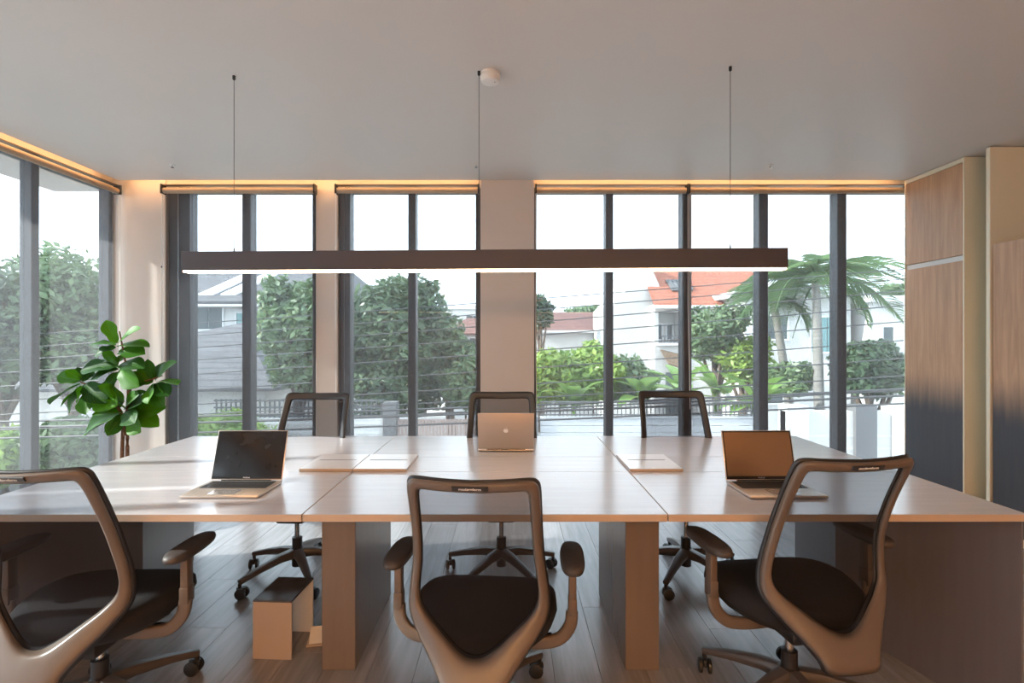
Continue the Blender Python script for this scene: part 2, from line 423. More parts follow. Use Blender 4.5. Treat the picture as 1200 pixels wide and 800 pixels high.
# roller blinds of woven screen cloth
def blind_back(px0, px1, label):
    Yb = 4.235; X0, X1 = wx(px0, Yb), wx(px1, Yb); L_ = X1-X0
    t = thing('roller_blind', label, 'blind', (X0, Yb, 0), 0, 'roller blinds on the windows')
    part('roller_tube', lathe([(0.001, 0.015), (0.024, 0.016), (0.024, L_-0.016), (0.001, L_-0.015)], 16, (0, 0, 2.553), axis=0), M['blind_tube'], t, True)
    part('head_track', B((0, L_, -0.01, 0.035, 2.596, 2.604)), M['track_metal'], t)
    for a in (0.0, L_-0.014):
        part('bracket', B((a, a+0.014, -0.03, 0.035, 2.525, 2.604), bev=0.004), M['black_plastic'], t)
    part('screen', sheet([(0.02, 0.022, 0.05), (L_-0.02, 0.022, 0.05), (L_-0.02, 0.022, 2.553), (0.02, 0.022, 2.553)]), M['screen_cloth'], t)
    part('bottom_bar', B((0.02, L_-0.02, 0.016, 0.028, 0.03, 0.055), bev=0.003), M['track_metal'], t)
    ch = part('bead_chain', tube([(0.012, -0.02, 2.55), (0.010, -0.022, 1.6), (0.011, -0.021, 0.75)], 0.0022, 6), M['white_plastic'], t)
    tube_bm = tube([(0.002, 0.0, 2.55), (0.001, -0.004, 1.6), (0.011, -0.021, 0.75)], 0.0022, 6)
    part('bead_chain', tube_bm, M['white_plastic'], t)
    part('chain_stop', lathe([(0.001, -0.008), (0.005, -0.006), (0.005, 0.006), (0.001, 0.008)], 8, (0.010, -0.022, 1.92)), M['black_plastic'], t)
blind_back(190, 370, 'roller blind at the window beside the leafy plant and grey roofed house')
blind_back(393, 562, 'roller blind at the window beside the wide pier, showing the big dark tree')
blind_back(627, 806, 'roller blind at the window between wide pier and orange roofed house')
blind_back(806, 1064, 'widest roller blind of the back wall, next to the wooden cabinet')
def blind_left(y0, y1, label):
    Xb = -3.255; L_ = y1-y0
    t = thing('roller_blind', label, 'blind', (Xb, y0, 0), 0, 'roller blinds on the windows')
    part('roller_tube', lathe([(0.001, 0.015), (0.024, 0.016), (0.024, L_-0.016), (0.001, L_-0.015)], 16, (0, 0, 2.553), axis=1), M['blind_tube'], t, True)
    part('head_track', B((-0.035, 0.01, 0, L_, 2.596, 2.604)), M['track_metal'], t)
    for a in (0.0, L_-0.014):
        part('bracket', B((-0.035, 0.03, a, a+0.014, 2.525, 2.604), bev=0.004), M['black_plastic'], t)
    part('screen', sheet([(-0.022, 0.02, 0.05), (-0.022, L_-0.02, 0.05), (-0.022, L_-0.02, 2.553), (-0.022, 0.02, 2.553)]), M['screen_cloth'], t)
    part('bottom_bar', B((-0.028, -0.016, 0.02, L_-0.02, 0.03, 0.055), bev=0.003), M['track_metal'], t)
    part('bead_chain', tube([(0.02, L_-0.008, 2.55), (0.022, L_-0.008, 1.6), (0.021, L_-0.01, 0.75)], 0.0022, 6), M['white_plastic'], t)
    part('bead_chain', tube([(0.0, L_-0.001, 2.55), (0.01, L_-0.004, 1.6), (0.021, L_-0.01, 0.75)], 0.0022, 6), M['white_plastic'], t)
blind_left(1.75, 4.262, 'roller blind on the left window wall, ending at the corner pier by the plant')
blind_left(-0.75, 1.735, 'roller blind on the left window wall, beyond the plant corner blind')
blind_left(-3.15, -0.765, 'roller blind on the left window wall, farthest from the plant corner')

# warm light strips hidden in the ceiling trough
def strip(name, box, label):
    o = part(name, B(box), M['cove_led']); tag(o, label, 'light strip', 'warm light strips in the ceiling trough')
strip('light_strip', (XL+0.15, wx(563, CY)-0.02, CY+0.004, CY+0.016, CEIL+0.034, CEIL+0.05), 'warm light strip in the trough over the windows left of the wide pier')
strip('light_strip', (wx(626, CY)+0.02, 3.2, CY+0.004, CY+0.016, CEIL+0.034, CEIL+0.05), 'warm light strip in the trough over the windows right of the wide pier')
strip('light_strip', (CX-0.016, CX-0.004, YF+0.3, CY-0.05, CEIL+0.034, CEIL+0.05), 'warm light strip in the trough along the left window wall')

# roof slab overhang outside
o = structure('roof_slab', B((-4.33, XR+0.2, YF-0.4, 4.87, 2.73, 3.05)), M['slab_concrete'], 'pale concrete roof overhang outside the windows')

# ------------------------------------------------------------------ cabinets on the right
CXF = 3.225
t = thing('tall_cabinet', 'tall oak cabinet with ombre blue base, against the back window', 'cabinet', (CXF, 3.63, 0))
part('body', B((0.022, 0.57, 0, 0.55, 0.0, 2.615)), M['cabinet_cream'], t)
part('edge_strip', B((0.0, 0.022, -0.0, 0.012, 0.0, 2.615), (0.0, 0.022, 0.012, 0.55, 2.585, 2.615), (0.0, 0.022, 0.542, 0.55, 0, 2.585)), M['cabinet_cream'], t)
part('door', B((0.001, 0.021, 0.016, 0.54, 1.925, 2.582), bev=0.002, seg=1), M['cabinet_wood'], t)
part('handle_rail', B((0.012, 0.0215, 0.016, 0.54, 1.885, 1.922)), M['white_plastic'], t)
part('door', B((0.001, 0.021, 0.016, 0.54, 0.06, 1.885), bev=0.002, seg=1), M['cabinet_wood'], t)
part('plinth', B((0.04, 0.05, 0.012, 0.54, 0.0, 0.06)), M['black_plastic'], t)
t = thing('partition_panel', 'cream floor to ceiling panel standing beside the lower cabinet', 'panel', (CXF, 3.436, 0))
part('panel', B((0.0, 0.572, 0, 0.03, 0.0, 2.615), bev=0.002, seg=1), M['cabinet_cream'], t)
t = thing('low_cabinet', 'shoulder high oak cabinet with ombre blue base, in front of the cream panel', 'cabinet', (CXF, 2.0, 0))
part('body', B((0.03, 0.572, 0, 1.432, 0.0, 1.955)), M['cabinet_cream'], t)
for k in range(3):
    part('door', B((0.01, 0.030, 0.005+k*0.476, 0.475+k*0.476, 0.06, 1.96), bev=0.002, seg=1), M['cabinet_wood'], t)
part('plinth', B((0.05, 0.06, 0.0, 1.43, 0.0, 0.06)), M['black_plastic'], t)

# ------------------------------------------------------------------ the big desk
TY0, TYA, TYB, TY1 = 1.70, 2.255, 2.54, 3.09
TZ, TH = 0.74, 0.025
SX = [-1.907, -0.690, 0.527, 1.727]
desk = thing('bench_desk', 'long six seat bench desk with pale laminate tops, window light on it', 'desk', (0, 0, 0))
G = 0.0016
def top_part(nm, x0, x1, y0, y1):
    o = part(nm, B((x0+G, x1-G, y0+G*0.7, y1-G*0.7, TZ-TH, TZ), bev=0.0012, seg=1), M['desk_laminate'], desk)
    me = o.data; me.materials.append(M['desk_edge'])
    for p in me.polygons:
        if abs(p.normal.z) < 0.5: p.material_index = 1
for a, b in zip(SX, SX[1:]):
    top_part('desk_top', a, b, TY0, TYA); top_part('centre_strip', a, b, TYA, TYB); top_part('desk_top', a, b, TYB, TY1)
part('under_rail', B((SX[0]+0.25, SX[3]-0.25, 2.30, 2.48, TZ-TH-0.05, TZ-TH-0.0005)), M['end_laminate'], desk)
for xc in (-0.683, 0.531):
    part('leg', B((xc-0.067, xc+0.067, 2.046, 2.66, 0, TZ-TH-0.051), bev=0.002, seg=1), M['leg_laminate'], desk)
    part('leg_cap', B((xc-0.060, xc+0.060, 2.06, 2.65, TZ-TH-0.0505, TZ-TH-0.0005)), M['leg_laminate'], desk)
for xm, xe in ((-1.715, -1.895), (1.525, 1.715)):   # folded end panels, V in plan
    s = 1 if xe > 0 else -1; th = 0.03*s
    for ya, yb in ((TY0+0.015, 2.395), (TY1-0.015, 2.395)):
        part('end_panel', prism([(xe, ya, 0), (xm, yb, 0), (xm+th, yb, 0), (xe+th*0.2, ya, 0)], (0, 0, TZ-TH-0.0005)), M['end_laminate'], desk)
for a, b in ((-0.925, -0.692), (-0.688, -0.452), (0.530, 0.764)):
    f = part('power_flap', B((a, b, TYA-0.005, TYB-0.002, TZ+0.0003, TZ+0.013), bev=0.0012, seg=1), M['flap_metal'], desk)
    f.data.materials.append(M['desk_edge'])
    for p in f.data.polygons:
        if p.normal.y < -0.5: p.material_index = 1
    part('flap_slot', B((a+0.03, b-0.03, TYB-0.125, TYB-0.118, TZ+0.013, TZ+0.0136)), M['fence_dark'], f)

# ------------------------------------------------------------------ task chairs
def make_chair():
    ch = thing('task_chair', 'chair', 'chair')
    up = []                                   # parts that ride on the gas column
    # five star base
    for k in range(5):
        a = 2*PI*k/5+PI/2+PI/5; c, s = math.cos(a), math.sin(a)
        pts = [(0.02*c, 0.02*s, 0.135), (0.10*c, 0.10*s, 0.132), (0.22*c, 0.22*s, 0.108), (0.315*c, 0.315*s, 0.082)]
        part('leg', sweep(pts, [(0.028, 0.028), (0.025, 0.022), (0.019, 0.016), (0.015, 0.013)], cross_rr(10, 3)), M['leg_plastic'], ch, True)
        cx, cy = 0.312*c, 0.312*s
        b2 = lathe([(0.009, 0.05), (0.009, 0.075)], 8, (cx, cy, 0))
        tx, ty = -math.sin(a+0.6), math.cos(a+0.6)
        rot = Matrix.Translation((cx, cy, 0.029)) @ Matrix.Rotation(a+0.6, 4, 'Z')
        for off in (-0.026, 0.009):
            wb = lathe([(0.020, 0), (0.028, 0.003), (0.028, 0.014), (0.020, 0.017)], 16, (off, 0.012, 0), axis=0)
            wb.transform(rot); tmp = bpy.data.meshes.new('t'); wb.to_mesh(tmp); wb.free(); b2.from_mesh(tmp); bpy.data.meshes.remove(tmp)
        fb = B((-0.007, 0.007, -0.015, 0.03, 0.0, 0.028), bev=0.003); fb.transform(rot)
        tmp = bpy.data.meshes.new('t'); fb.to_mesh(tmp); fb.free(); b2.from_mesh(tmp); bpy.data.meshes.remove(tmp)
        part('caster', b2, M['black_plastic'], ch, True)
    part('hub', lathe([(0.012, 0.06), (0.028, 0.062), (0.030, 0.10), (0.038, 0.11), (0.038, 0.155), (0.027, 0.165), (0.027, 0.22), (0.02, 0.222)], 20), M['chair_dark'], ch, True)
    part('gas_column', lathe([(0.014, 0.20), (0.014, 0.37)], 16), M['chrome'], ch, True)
    # seat
    prof = [(0.10, 0.362), (0.62, 0.366), (0.86, 0.385), (0.965, 0.412), (1.0, 0.438), (0.985, 0.458), (0.93, 0.472), (0.80, 0.480), (0.5, 0.484), (0.12, 0.484)]
    bm = bmesh.new(); n = 40; rings = []
    for sc, z in prof:
        ring = []
        for i in range(n):
            a = 2*PI*i/n; c, s = math.cos(a), math.sin(a); p = 3.0
            x_ = math.copysign(abs(c)**(2/p), c)*0.25; y_ = math.copysign(abs(s)**(2/p), s)*0.235
            if y_ < 0: x_ *= 1-0.18*(-y_/0.235)
            zz = z - (0.028*max(0, y_*sc/0.235)**2) + 0.012*abs(x_*sc/0.25)**2*(1 if z > 0.45 else 0) + (0.0 if z > 0.43 else 0.018*max(0, y_/0.235))
            ring.append(bm.verts.new((x_*sc, y_*sc+0.03, zz)))
        rings.append(ring)
    for A, B_ in zip(rings, rings[1:]):
        for i in range(n): bm.faces.new((A[i], A[(i+1) % n], B_[(i+1) % n], B_[i]))
    bm.faces.new(rings[0][::-1]); bm.faces.new(rings[-1])
    up.append(part('seat', bm, M['seat_fabric'], ch, True, None))
    up.append(part('tilt_mechanism', B((-0.075, 0.075, -0.12, 0.10, 0.315, 0.370), bev=0.012), M['chair_dark'], ch, True))
    up.append(part('tilt_lever', tube([(0.07, 0.05, 0.345), (0.20, 0.05, 0.340), (0.23, 0.05, 0.338)], [0.006, 0.006, 0.010]), M['black_plastic'], ch, True))
    # back: outline in (u, v), mapped on a curved profile
    outer = [(0, .975), (.10, .9775), (.165, .979), (.187, .970), (.1955, .945), (.198, .88), (.200, .80), (.206, .70), (.217, .62), (.2225, .555), (.213, .512), (.178, .462), (.134, .412), (.101, .368), (.091, .343), (.070, .333), (.035, .331), (0, .331)]
    inner = [(0, .943), (.10, .945), (.148, .946), (.160, .940), (.165, .922), (.168, .87), (.171, .80), (.177, .70), (.186, .63), (.189, .585), (.181, .550), (.152, .518), (.112, .488), (.075, .461), (.047, .444), (.026, .435), (.012, .432), (0, .431)]
    k = 4
    O = spline(outer, k); I = spline(inner, k)
    loopO = O + [np.array((-p[0], p[1])) for p in O[-2:0:-1]]
    loopI = I + [np.array((-p[0], p[1])) for p in I[-2:0:-1]]
    pv = [.32, .36, .42, .48, .55, .62, .71, .80, .88, .99]; py = [-.300, -.285, -.252, -.222, -.200, -.195, -.210, -.243, -.280, -.338]
    def Y(v): return float(np.interp(v, pv, py))
    # smooth the profile
    vs = np.linspace(.32, .99, 80); ys = np.interp(vs, pv, py); ker = np.ones(13)/13; ys = np.convolve(np.pad(ys, 6, 'edge'), ker, 'valid')
    def P(u, v, d=0.0): return Vector((u, float(np.interp(v, vs, ys)) + 0.9*u*u + d, v))
    def ring_mesh(LO, LI, back, front, m=6, roundness=0.5):
        bm = bmesh.new(); sec = []
        prof = []
        for j in range(m+1):
            s = j/m; hgt = (1-(abs(2*s-1))**3)**0.5 if 0 < s < 1 else 0
            prof.append((s, hgt))
        loops = []
        for o_, i_ in zip(LO, LI):
            r = []
            for s, h in prof: p = o_*(1-s)+i_*s; r.append(bm.verts.new(P(p[0], p[1], (back+front)/2-(front-back)/2*h)))
            for s, h in prof[-2:0:-1]: p = o_*(1-s)+i_*s; r.append(bm.verts.new(P(p[0], p[1], (back+front)/2+(front-back)/2*h)))
            loops.append(r)
        N_ = len(loops); m_ = len(loops[0])
        for a in range(N_):
            A, B_ = loops[a], loops[(a+1) % N_]
            for i in range(m_): bm.faces.new((A[i], A[(i+1) % m_], B_[(i+1) % m_], B_[i]))
        return bm
    up.append(part('back_shell', ring_mesh(loopO, loopI, -0.016, 0.006), M['chair_shell'], ch, True, None))
    ctr = np.array((0, .68))
    up.append(part('back_frame', ring_mesh([ctr+(p-ctr)*1.020 for p in loopO], [ctr+(p-ctr)*0.988 for p in loopI], 0.004, 0.018), M['chair_dark'], ch, True, None))
    bm = bmesh.new(); R = [[bm.verts.new(P(*(ctr+(p-ctr)*f), 0.010)) for p in loopI] for f in (1.0, 0.85, 0.68, 0.5, 0.32, 0.15)]
    cv = bm.verts.new(P(0, .68, 0.010)); N_ = len(loopI)
    for A, B_ in zip(R, R[1:]):
        for i in range(N_): bm.faces.new((A[i], A[(i+1) % N_], B_[(i+1) % N_], B_[i]))
    for i in range(N_): bm.faces.new((R[-1][i], R[-1][(i+1) % N_], cv))
    up.append(part('back_mesh', bm, M['chair_mesh'], ch, True, None))
    # maker's plate on the rear of the top bar
    yp = P(0, .9605).y-0.0165
    plate = part('name_plate', B((-0.052, 0.052, -0.002, 0.003, -0.008, 0.008), bev=0.0015), M['chair_dark'], ch)
    plate.location = (0, yp, .9605); plate.rotation_euler = (0.5, 0, 0)
    up.append(plate)
    tx = text_mesh('modernform', 0.0125)
    to = link('lettering', tx, M['emblem'], plate); to.location = (0, -0.0024, 0); to.rotation_euler = (PI/2, 0, 0)
    # spine that joins the shell to the mechanism
    up.append(part('back_support', sweep([(0, -0.08, 0.345), (0, -0.17, 0.335), (0, -0.240, 0.335), (0, -0.262, 0.372)], [(0.045, 0.018), (0.050, 0.017), (0.060, 0.014), (0.060, 0.010)], cross_rr(12, 3)), M['chair_dark'], ch, True))
    # arms
    for s in (-1, 1):
        p1 = spline([(s*0.10, -0.02, .352), (s*0.19, -0.02, .352), (s*0.255, -0.02, .368), (s*0.292, -0.015, .410), (s*0.300, -0.01, .460)], 5)
        arm = part('armrest', sweep(p1, (0.021, 0.012), cross_rr(12, 4), up=(0, 1, 0.001)), M['chair_shell'], ch, True)
        # widths: section's first axis is side, second is along y
        part('arm_post', B((-0.013, 0.013, -0.019, 0.019, .455, .618), bev=0.005), M['chair_shell'], arm, True).location = (s*0.301, -0.008, 0)
        part('arm_collar', B((-0.015, 0.015, -0.022, 0.022, .448, .505), bev=0.004), M['chair_shell'], arm, True).location = (s*0.301, -0.008, 0)
        bm = bmesh.new(); rings = []
        for f, z in ((0.80, .612), (0.96, .618), (1.0, .628), (0.96, .638), (0.75, .643), (0.1, .644)):
            rings.append([bm.verts.new((s*0.301+math.copysign(abs(math.cos(a))**0.75, math.cos(a))*0.042*f, 0.015+math.copysign(abs(math.sin(a))**0.75, math.sin(a))*0.128*f, z)) for a in [2*PI*i/28 for i in range(28)]])
        for A, B_ in zip(rings, rings[1:]):
            for i in range(28): bm.faces.new((A[i], A[(i+1) % 28], B_[(i+1) % 28], B_[i]))
        bm.faces.new(rings[0][::-1]); bm.faces.new(rings[-1])
        part('arm_pad', bm, M['arm_pad'], arm, True, None)
        up.append(arm)
    for o in up: o['rides'] = 1
    return ch
pm('leg_plastic', (0.085, 0.072, 0.068), 0.35)
proto = make_chair()
def place_chair(root, x, y, deg, dz, label, group):
    root.location = (x, y, 0); root.rotation_euler = (0, 0, math.radians(deg))
    tag(root, label, 'chair', group)
    for c in root.children:
        if c.get('rides'): c.location.z += dz
chairs = [(-1.415, 1.77, 1, -0.032, 'mesh back task chair at the desk beside the silver laptop with the black screen', 'task chairs along the near side of the desk'),
          (-0.085, 1.775, -4.5, -0.060, 'mesh back task chair at the desk opposite the laptop with the logo lid', 'task chairs along the near side of the desk'),
          (0.995, 1.82, 8, -0.012, 'mesh back task chair at the desk in front of the open laptop with bronze screen', 'task chairs along the near side of the desk'),
          (-1.185, 2.86, 178, 0.010, 'mesh back task chair under the windows, beside the narrow pier and big tree', 'task chairs along the window side of the desk'),
          (-0.045, 2.86, 180, 0.016, 'mesh back task chair under the windows, behind the laptop with the logo lid', 'task chairs along the window side of the desk'),
          (0.985, 2.86, 179, 0.022, 'mesh back task chair under the windows, in front of the banana plants', 'task chairs along the window side of the desk')]
trees_ = [proto]+[copy_tree(proto) for _ in chairs[1:]]
for r, a in zip(trees_, chairs): place_chair(r, *a)
for o in bpy.data.objects:
    if 'rides' in o: del o['rides']

# ------------------------------------------------------------------ laptops
def laptop(x, y, deg, lid_deg, label, face='laptop_screen'):
    t = thing('laptop', label, 'laptop', (x, y, TZ+0.0006), math.radians(deg), 'laptops on the desk')
    w_, d_ = 0.288, 0.205
    base = part('base', B((-w_/2, w_/2, 0, d_, 0.001, 0.012), bev=0.004), M['laptop_silver'], t, True)
    part('trackpad', B((-0.052, 0.052, 0.012, 0.082, 0.0121, 0.0126)), M['trackpad'], base)
    part('keyboard_well', B((-0.128, 0.128, 0.095, 0.188, 0.0120, 0.0123)), M['key_black'], base)
    kb = bmesh.new()
    for r in range(6):
        yy = 0.098+r*0.0152; n = 13
        for c in range(n):
            xx = -0.126+c*0.0194
            if r == 0 and 3 <= c <= 7:
                if c == 3: B((xx, xx+0.0194*5-0.003, yy, yy+0.0125, 0.0123, 0.0134), bm=kb)
                continue
            B((xx, xx+0.0164, yy, yy+0.0125, 0.0123, 0.0134), bm=kb)
    ko = part('keys', kb, M['key_black'], base); ko['kind'] = 'stuff'
    R = Matrix.Translation((0, d_-0.004, 0.012)) @ Matrix.Rotation(math.radians(-lid_deg), 4, 'X')
    # lid modelled upright: hinge at z=0, screen faces -y
    def lidpart(nm, bm, mat, par, sm=False):
        bm.transform(R); return part(nm, bm, mat, par, sm)
    l = lidpart('lid', B((-w_/2, w_/2, -0.001, 0.005, 0.002, 0.200), bev=0.0022), M['laptop_silver'], t, True)
    lidpart('bezel', B((-w_/2+0.003, w_/2-0.003, -0.0016, -0.0009, 0.006, 0.197)), M['laptop_bezel'], l)
    lidpart('screen', B((-w_/2+0.008, w_/2-0.008, -0.0021, -0.0015, 0.018, 0.192)), M[face], l)
    tm = text_mesh('MacBook', 0.0075, 0.0001); tm.transform(R @ Matrix.Translation((0, -0.0019, 0.0115)) @ Matrix.Rotation(PI/2, 4, 'X'))
    link('lettering', tm, M['flap_metal'], l)
    lidpart('hinge', lathe([(0.004, -0.10), (0.004, 0.10)], 10, (0, 0.001, 0.0), axis=0), M['laptop_bezel'], l, True)
    # apple shaped emblem on the outside of the lid
    body = []
    for i in range(48):
        a = 2*PI*i/48; r = 0.0125*(1+0.10*math.cos(2*a))
        px, pz = r*math.cos(a)*0.92, r*math.sin(a)
        if math.sin(a) > 0.8: pz -= 0.0035*math.exp(-(px/0.003)**2)
        if math.sin(a) < -0.8: pz += 0.0020*math.exp(-(px/0.0028)**2)
        dx, dz = px+0.0158, pz-0.002       # the bite (right side when seen from behind)
        dd = math.hypot(dx, dz)
        if dd < 0.0062: px, pz = -0.0158+dx/dd*0.0062, 0.002+dz/dd*0.0062
        body.append((px, 0.0051, pz+0.105))
    eb = prism(body, (0, 0.0006, 0))
    leaf = [(0.0005-0.0035*math.sin(PI*i/6)*0.55-0.003*i/6, 0.0051, 0.1178+0.0075*i/6) for i in range(7)]+[(0.0005+0.0035*math.sin(PI*i/6)*0.35-0.003*i/6, 0.0051, 0.1178+0.0075*i/6) for i in range(5, 0, -1)]
    prism(leaf, (0, 0.0006, 0), eb)
    lidpart('emblem', eb, M['emblem'], l)
    return t
pm('trackpad', (0.50, 0.46, 0.44), 0.22, metal=0.6)
laptop(-1.062, 1.865, 0, 17, 'open silver laptop with black screen, near the end of the desk by the plant')
laptop(-0.018, 2.86, 180, 14, 'laptop seen from behind its raised lid, which carries an apple shaped logo')
laptop(1.020, 1.862, 1, 14, 'open laptop with bronze reflecting screen, by the right end of the desk', 'screen_reflection')

# ------------------------------------------------------------------ pendant lamps
def pendant(name, yc, x0, x1, zt, zb, led, label, tilt=0.0, cables=()):
    t = thing(name, label, 'pendant lamp', ((x0+x1)/2, yc, 0), tilt, 'linear pendant lamps')
    h = (x1-x0)/2
    part('housing', B((-h, h, -0.028, 0.028, zb+0.004, zt), bev=0.0015, seg=1), M['lamp_body'], t)
    part('diffuser', B((-h+0.006, h-0.006, -0.0245, 0.0245, zb-0.004, zb+0.0038), bev=0.001, seg=1), led, t)
    for cx in cables:
        part('cable', tube([(cx, 0, zt), (cx, 0, CEIL-0.012)], 0.0014, 6), M['cable_steel'], t)
        part('cable_grip', lathe([(0.003, zt), (0.004, zt+0.012), (0.002, zt+0.02)], 8, (cx, 0, 0)), M['black_plastic'], t)
        part('ceiling_cup', lathe([(0.003, CEIL-0.022), (0.0075, CEIL-0.018), (0.0075, CEIL-0.0005)], 10, (cx, 0, 0)), M['black_plastic'], t)
pendant('linear_pendant', 2.48, -1.605, 1.31, 1.752, 1.655, M['lamp_led'], 'long dark linear pendant lamp glowing warm over the desk', math.radians(-2.0), (-1.21, 0.0, 1.20))
pendant('linear_pendant', -1.6, -1.8, 1.8, 2.09, 2.0, M['room_led'], 'long linear pendant lamp in the rear of the room, nearer the desk', 0, (-1.5, 0, 1.5))
pendant('linear_pendant', -3.0, -1.8, 1.8, 2.09, 2.0, M['room_led'], 'long linear pendant lamp in the rear of the room, nearer the rear wall', 0, (-1.5, 0, 1.5))

# smoke detector and small ceiling fittings
p = at(574, 85, 2.49); 
t = thing('smoke_detector', 'round white smoke detector on the ceiling beside a lamp cable', 'smoke detector', (-0.093, 2.50, CEIL))
part('base', lathe([(0.050, -0.0005), (0.050, -0.016), (0.046, -0.018)], 28), M['detector_ring'] if 'detector_ring' in M else M['white_plastic'], t, True)
part('dome', lathe([(0.046, -0.018), (0.047, -0.030), (0.043, -0.042), (0.030, -0.047), (0.004, -0.048)], 28), M['white_plastic'], t, True)
part('indicator', lathe([(0.003, -0.0485), (0.003, -0.0475)], 8, (0.022, -0.01, 0.001)), M['black_plastic'], t)
for px, lab in ((202, 'tiny ceiling sprinkler above the grey roofed house window'), (558, 'tiny ceiling sprinkler by the middle lamp cable'), (903, 'tiny ceiling sprinkler above the palm tree window')):
    yy = 600*(CEIL-EYE)/(398-193); 
    t = thing('sprinkler', lab, 'sprinkler', ((px-597)/600*yy, yy, CEIL), 0, 'ceiling sprinklers')
    part('rose', lathe([(0.020, -0.0005), (0.019, -0.003), (0.008, -0.005)], 16), M['white_plastic'], t, True)
    part('deflector', lathe([(0.004, -0.005), (0.004, -0.018), (0.012, -0.019), (0.012, -0.021)], 12), M['brass'] if 'brass' in M else M['steel'], t, True)

# ------------------------------------------------------------------ things under the desk
t = thing('metal_box', 'small folded metal box with dark glossy top, open sided, on the floor', 'box', (-0.975, 2.22, 0), math.radians(-3))
part('front_panel', B((-0.082, 0.082, -0.105, -0.097, 0, 0.235), bev=0.001, seg=1), M['box_metal'], t)  # beige carries the warm light that falls on the front
part('top', B((-0.082, 0.082, -0.105, 0.105, 0.2352, 0.243), bev=0.001, seg=1), M['box_top'], t)
part('rear_panel', B((-0.082, 0.082, 0.097, 0.105, 0, 0.235), bev=0.001, seg=1), M['white_plastic'], t)  # white puts the window light on this panel into its colour
t = thing('floor_socket', 'open floor socket with raised lid and black plug beside the desk leg', 'socket', (-0.83, 2.26, 0.0), math.radians(12))
part('frame', B((-0.055, 0.055, -0.055, 0.055, 0.0, 0.008), bev=0.002), M['box_metal'], t)
part('lid', prism([(-0.045, -0.045, 0.008), (0.045, -0.045, 0.008), (0.045, 0.0, 0.055), (-0.045, 0.0, 0.055)], (0, 0.003, 0.003)), M['white_plastic'], t)
part('plug', B((-0.02, 0.02, 0.005, 0.035, 0.008, 0.05), bev=0.006), M['black_plastic'], t, True)

# ------------------------------------------------------------------ fiddle leaf fig
def fig_material():
    m = bpy.data.materials.new('fig_leaf'); m.use_nodes = True; nt = m.node_tree; N = nt.nodes; L = nt.links; b = N['Principled BSDF']
    b.inputs['Roughness'].default_value = 0.45; b.inputs['Specular IOR Level'].default_value = 0.15
    tc = N.new('ShaderNodeTexCoord'); sp = N.new('ShaderNodeSeparateXYZ'); L.new(tc.outputs['UV'], sp.inputs[0])
    ab = N.new('ShaderNodeMath'); ab.operation = 'ABSOLUTE'; L.new(sp.outputs['X'], ab.inputs[0])
    f = N.new('ShaderNodeMath'); f.operation = 'MULTIPLY_ADD'; f.inputs[1].default_value = -0.55; L.new(ab.outputs[0], f.inputs[0]); L.new(sp.outputs['Y'], f.inputs[2])
    ml = N.new('ShaderNodeMath'); ml.operation = 'MULTIPLY'; ml.inputs[1].default_value = 8.0; L.new(f.outputs[0], ml.inputs[0])
    pp = N.new('ShaderNodeMath'); pp.operation = 'PINGPONG'; pp.inputs[1].default_value = 0.5; L.new(ml.outputs[0], pp.inputs[0])
    v1 = N.new('ShaderNodeMapRange'); v1.inputs['From Min'].default_value = 0.0; v1.inputs['From Max'].default_value = 0.09; v1.inputs['To Min'].default_value = 1; v1.inputs['To Max'].default_value = 0; L.new(pp.outputs[0], v1.inputs['Value'])
    v2 = N.new('ShaderNodeMapRange'); v2.inputs['From Min'].default_value = 0.0; v2.inputs['From Max'].default_value = 0.07; v2.inputs['To Min'].default_value = 1; v2.inputs['To Max'].default_value = 0; L.new(ab.outputs[0], v2.inputs['Value'])
    mx = N.new('ShaderNodeMath'); mx.operation = 'MAXIMUM'; L.new(v1.outputs[0], mx.inputs[0]); L.new(v2.outputs[0], mx.inputs[1])
    oi = N.new('ShaderNodeObjectInfo'); r = N.new('ShaderNodeValToRGB'); L.new(oi.outputs['Random'], r.inputs[0])
    r.color_ramp.elements[0].color = (0.010, 0.062, 0.006, 1); r.color_ramp.elements[1].color = (0.065, 0.225, 0.004, 1)
    c = N.new('ShaderNodeMixRGB'); c.inputs[2].default_value = (0.11, 0.22, 0.04, 1); sc = N.new('ShaderNodeMath'); sc.operation = 'MULTIPLY'; sc.inputs[1].default_value = 0.55
    L.new(mx.outputs[0], sc.inputs[0]); L.new(sc.outputs[0], c.inputs[0]); L.new(r.outputs[0], c.inputs[1]); L.new(c.outputs[0], b.inputs['Base Color'])
    tr = N.new('ShaderNodeBsdfTranslucent'); L.new(c.outputs[0], tr.inputs[0]); ms = N.new('ShaderNodeMixShader'); ms.inputs[0].default_value = 0.14
    L.new(b.outputs[0], ms.inputs[1]); L.new(tr.outputs[0], ms.inputs[2]); L.new(ms.outputs[0], N['Material Output'].inputs[0])
    MATS['fig_leaf'] = m
fig_material()
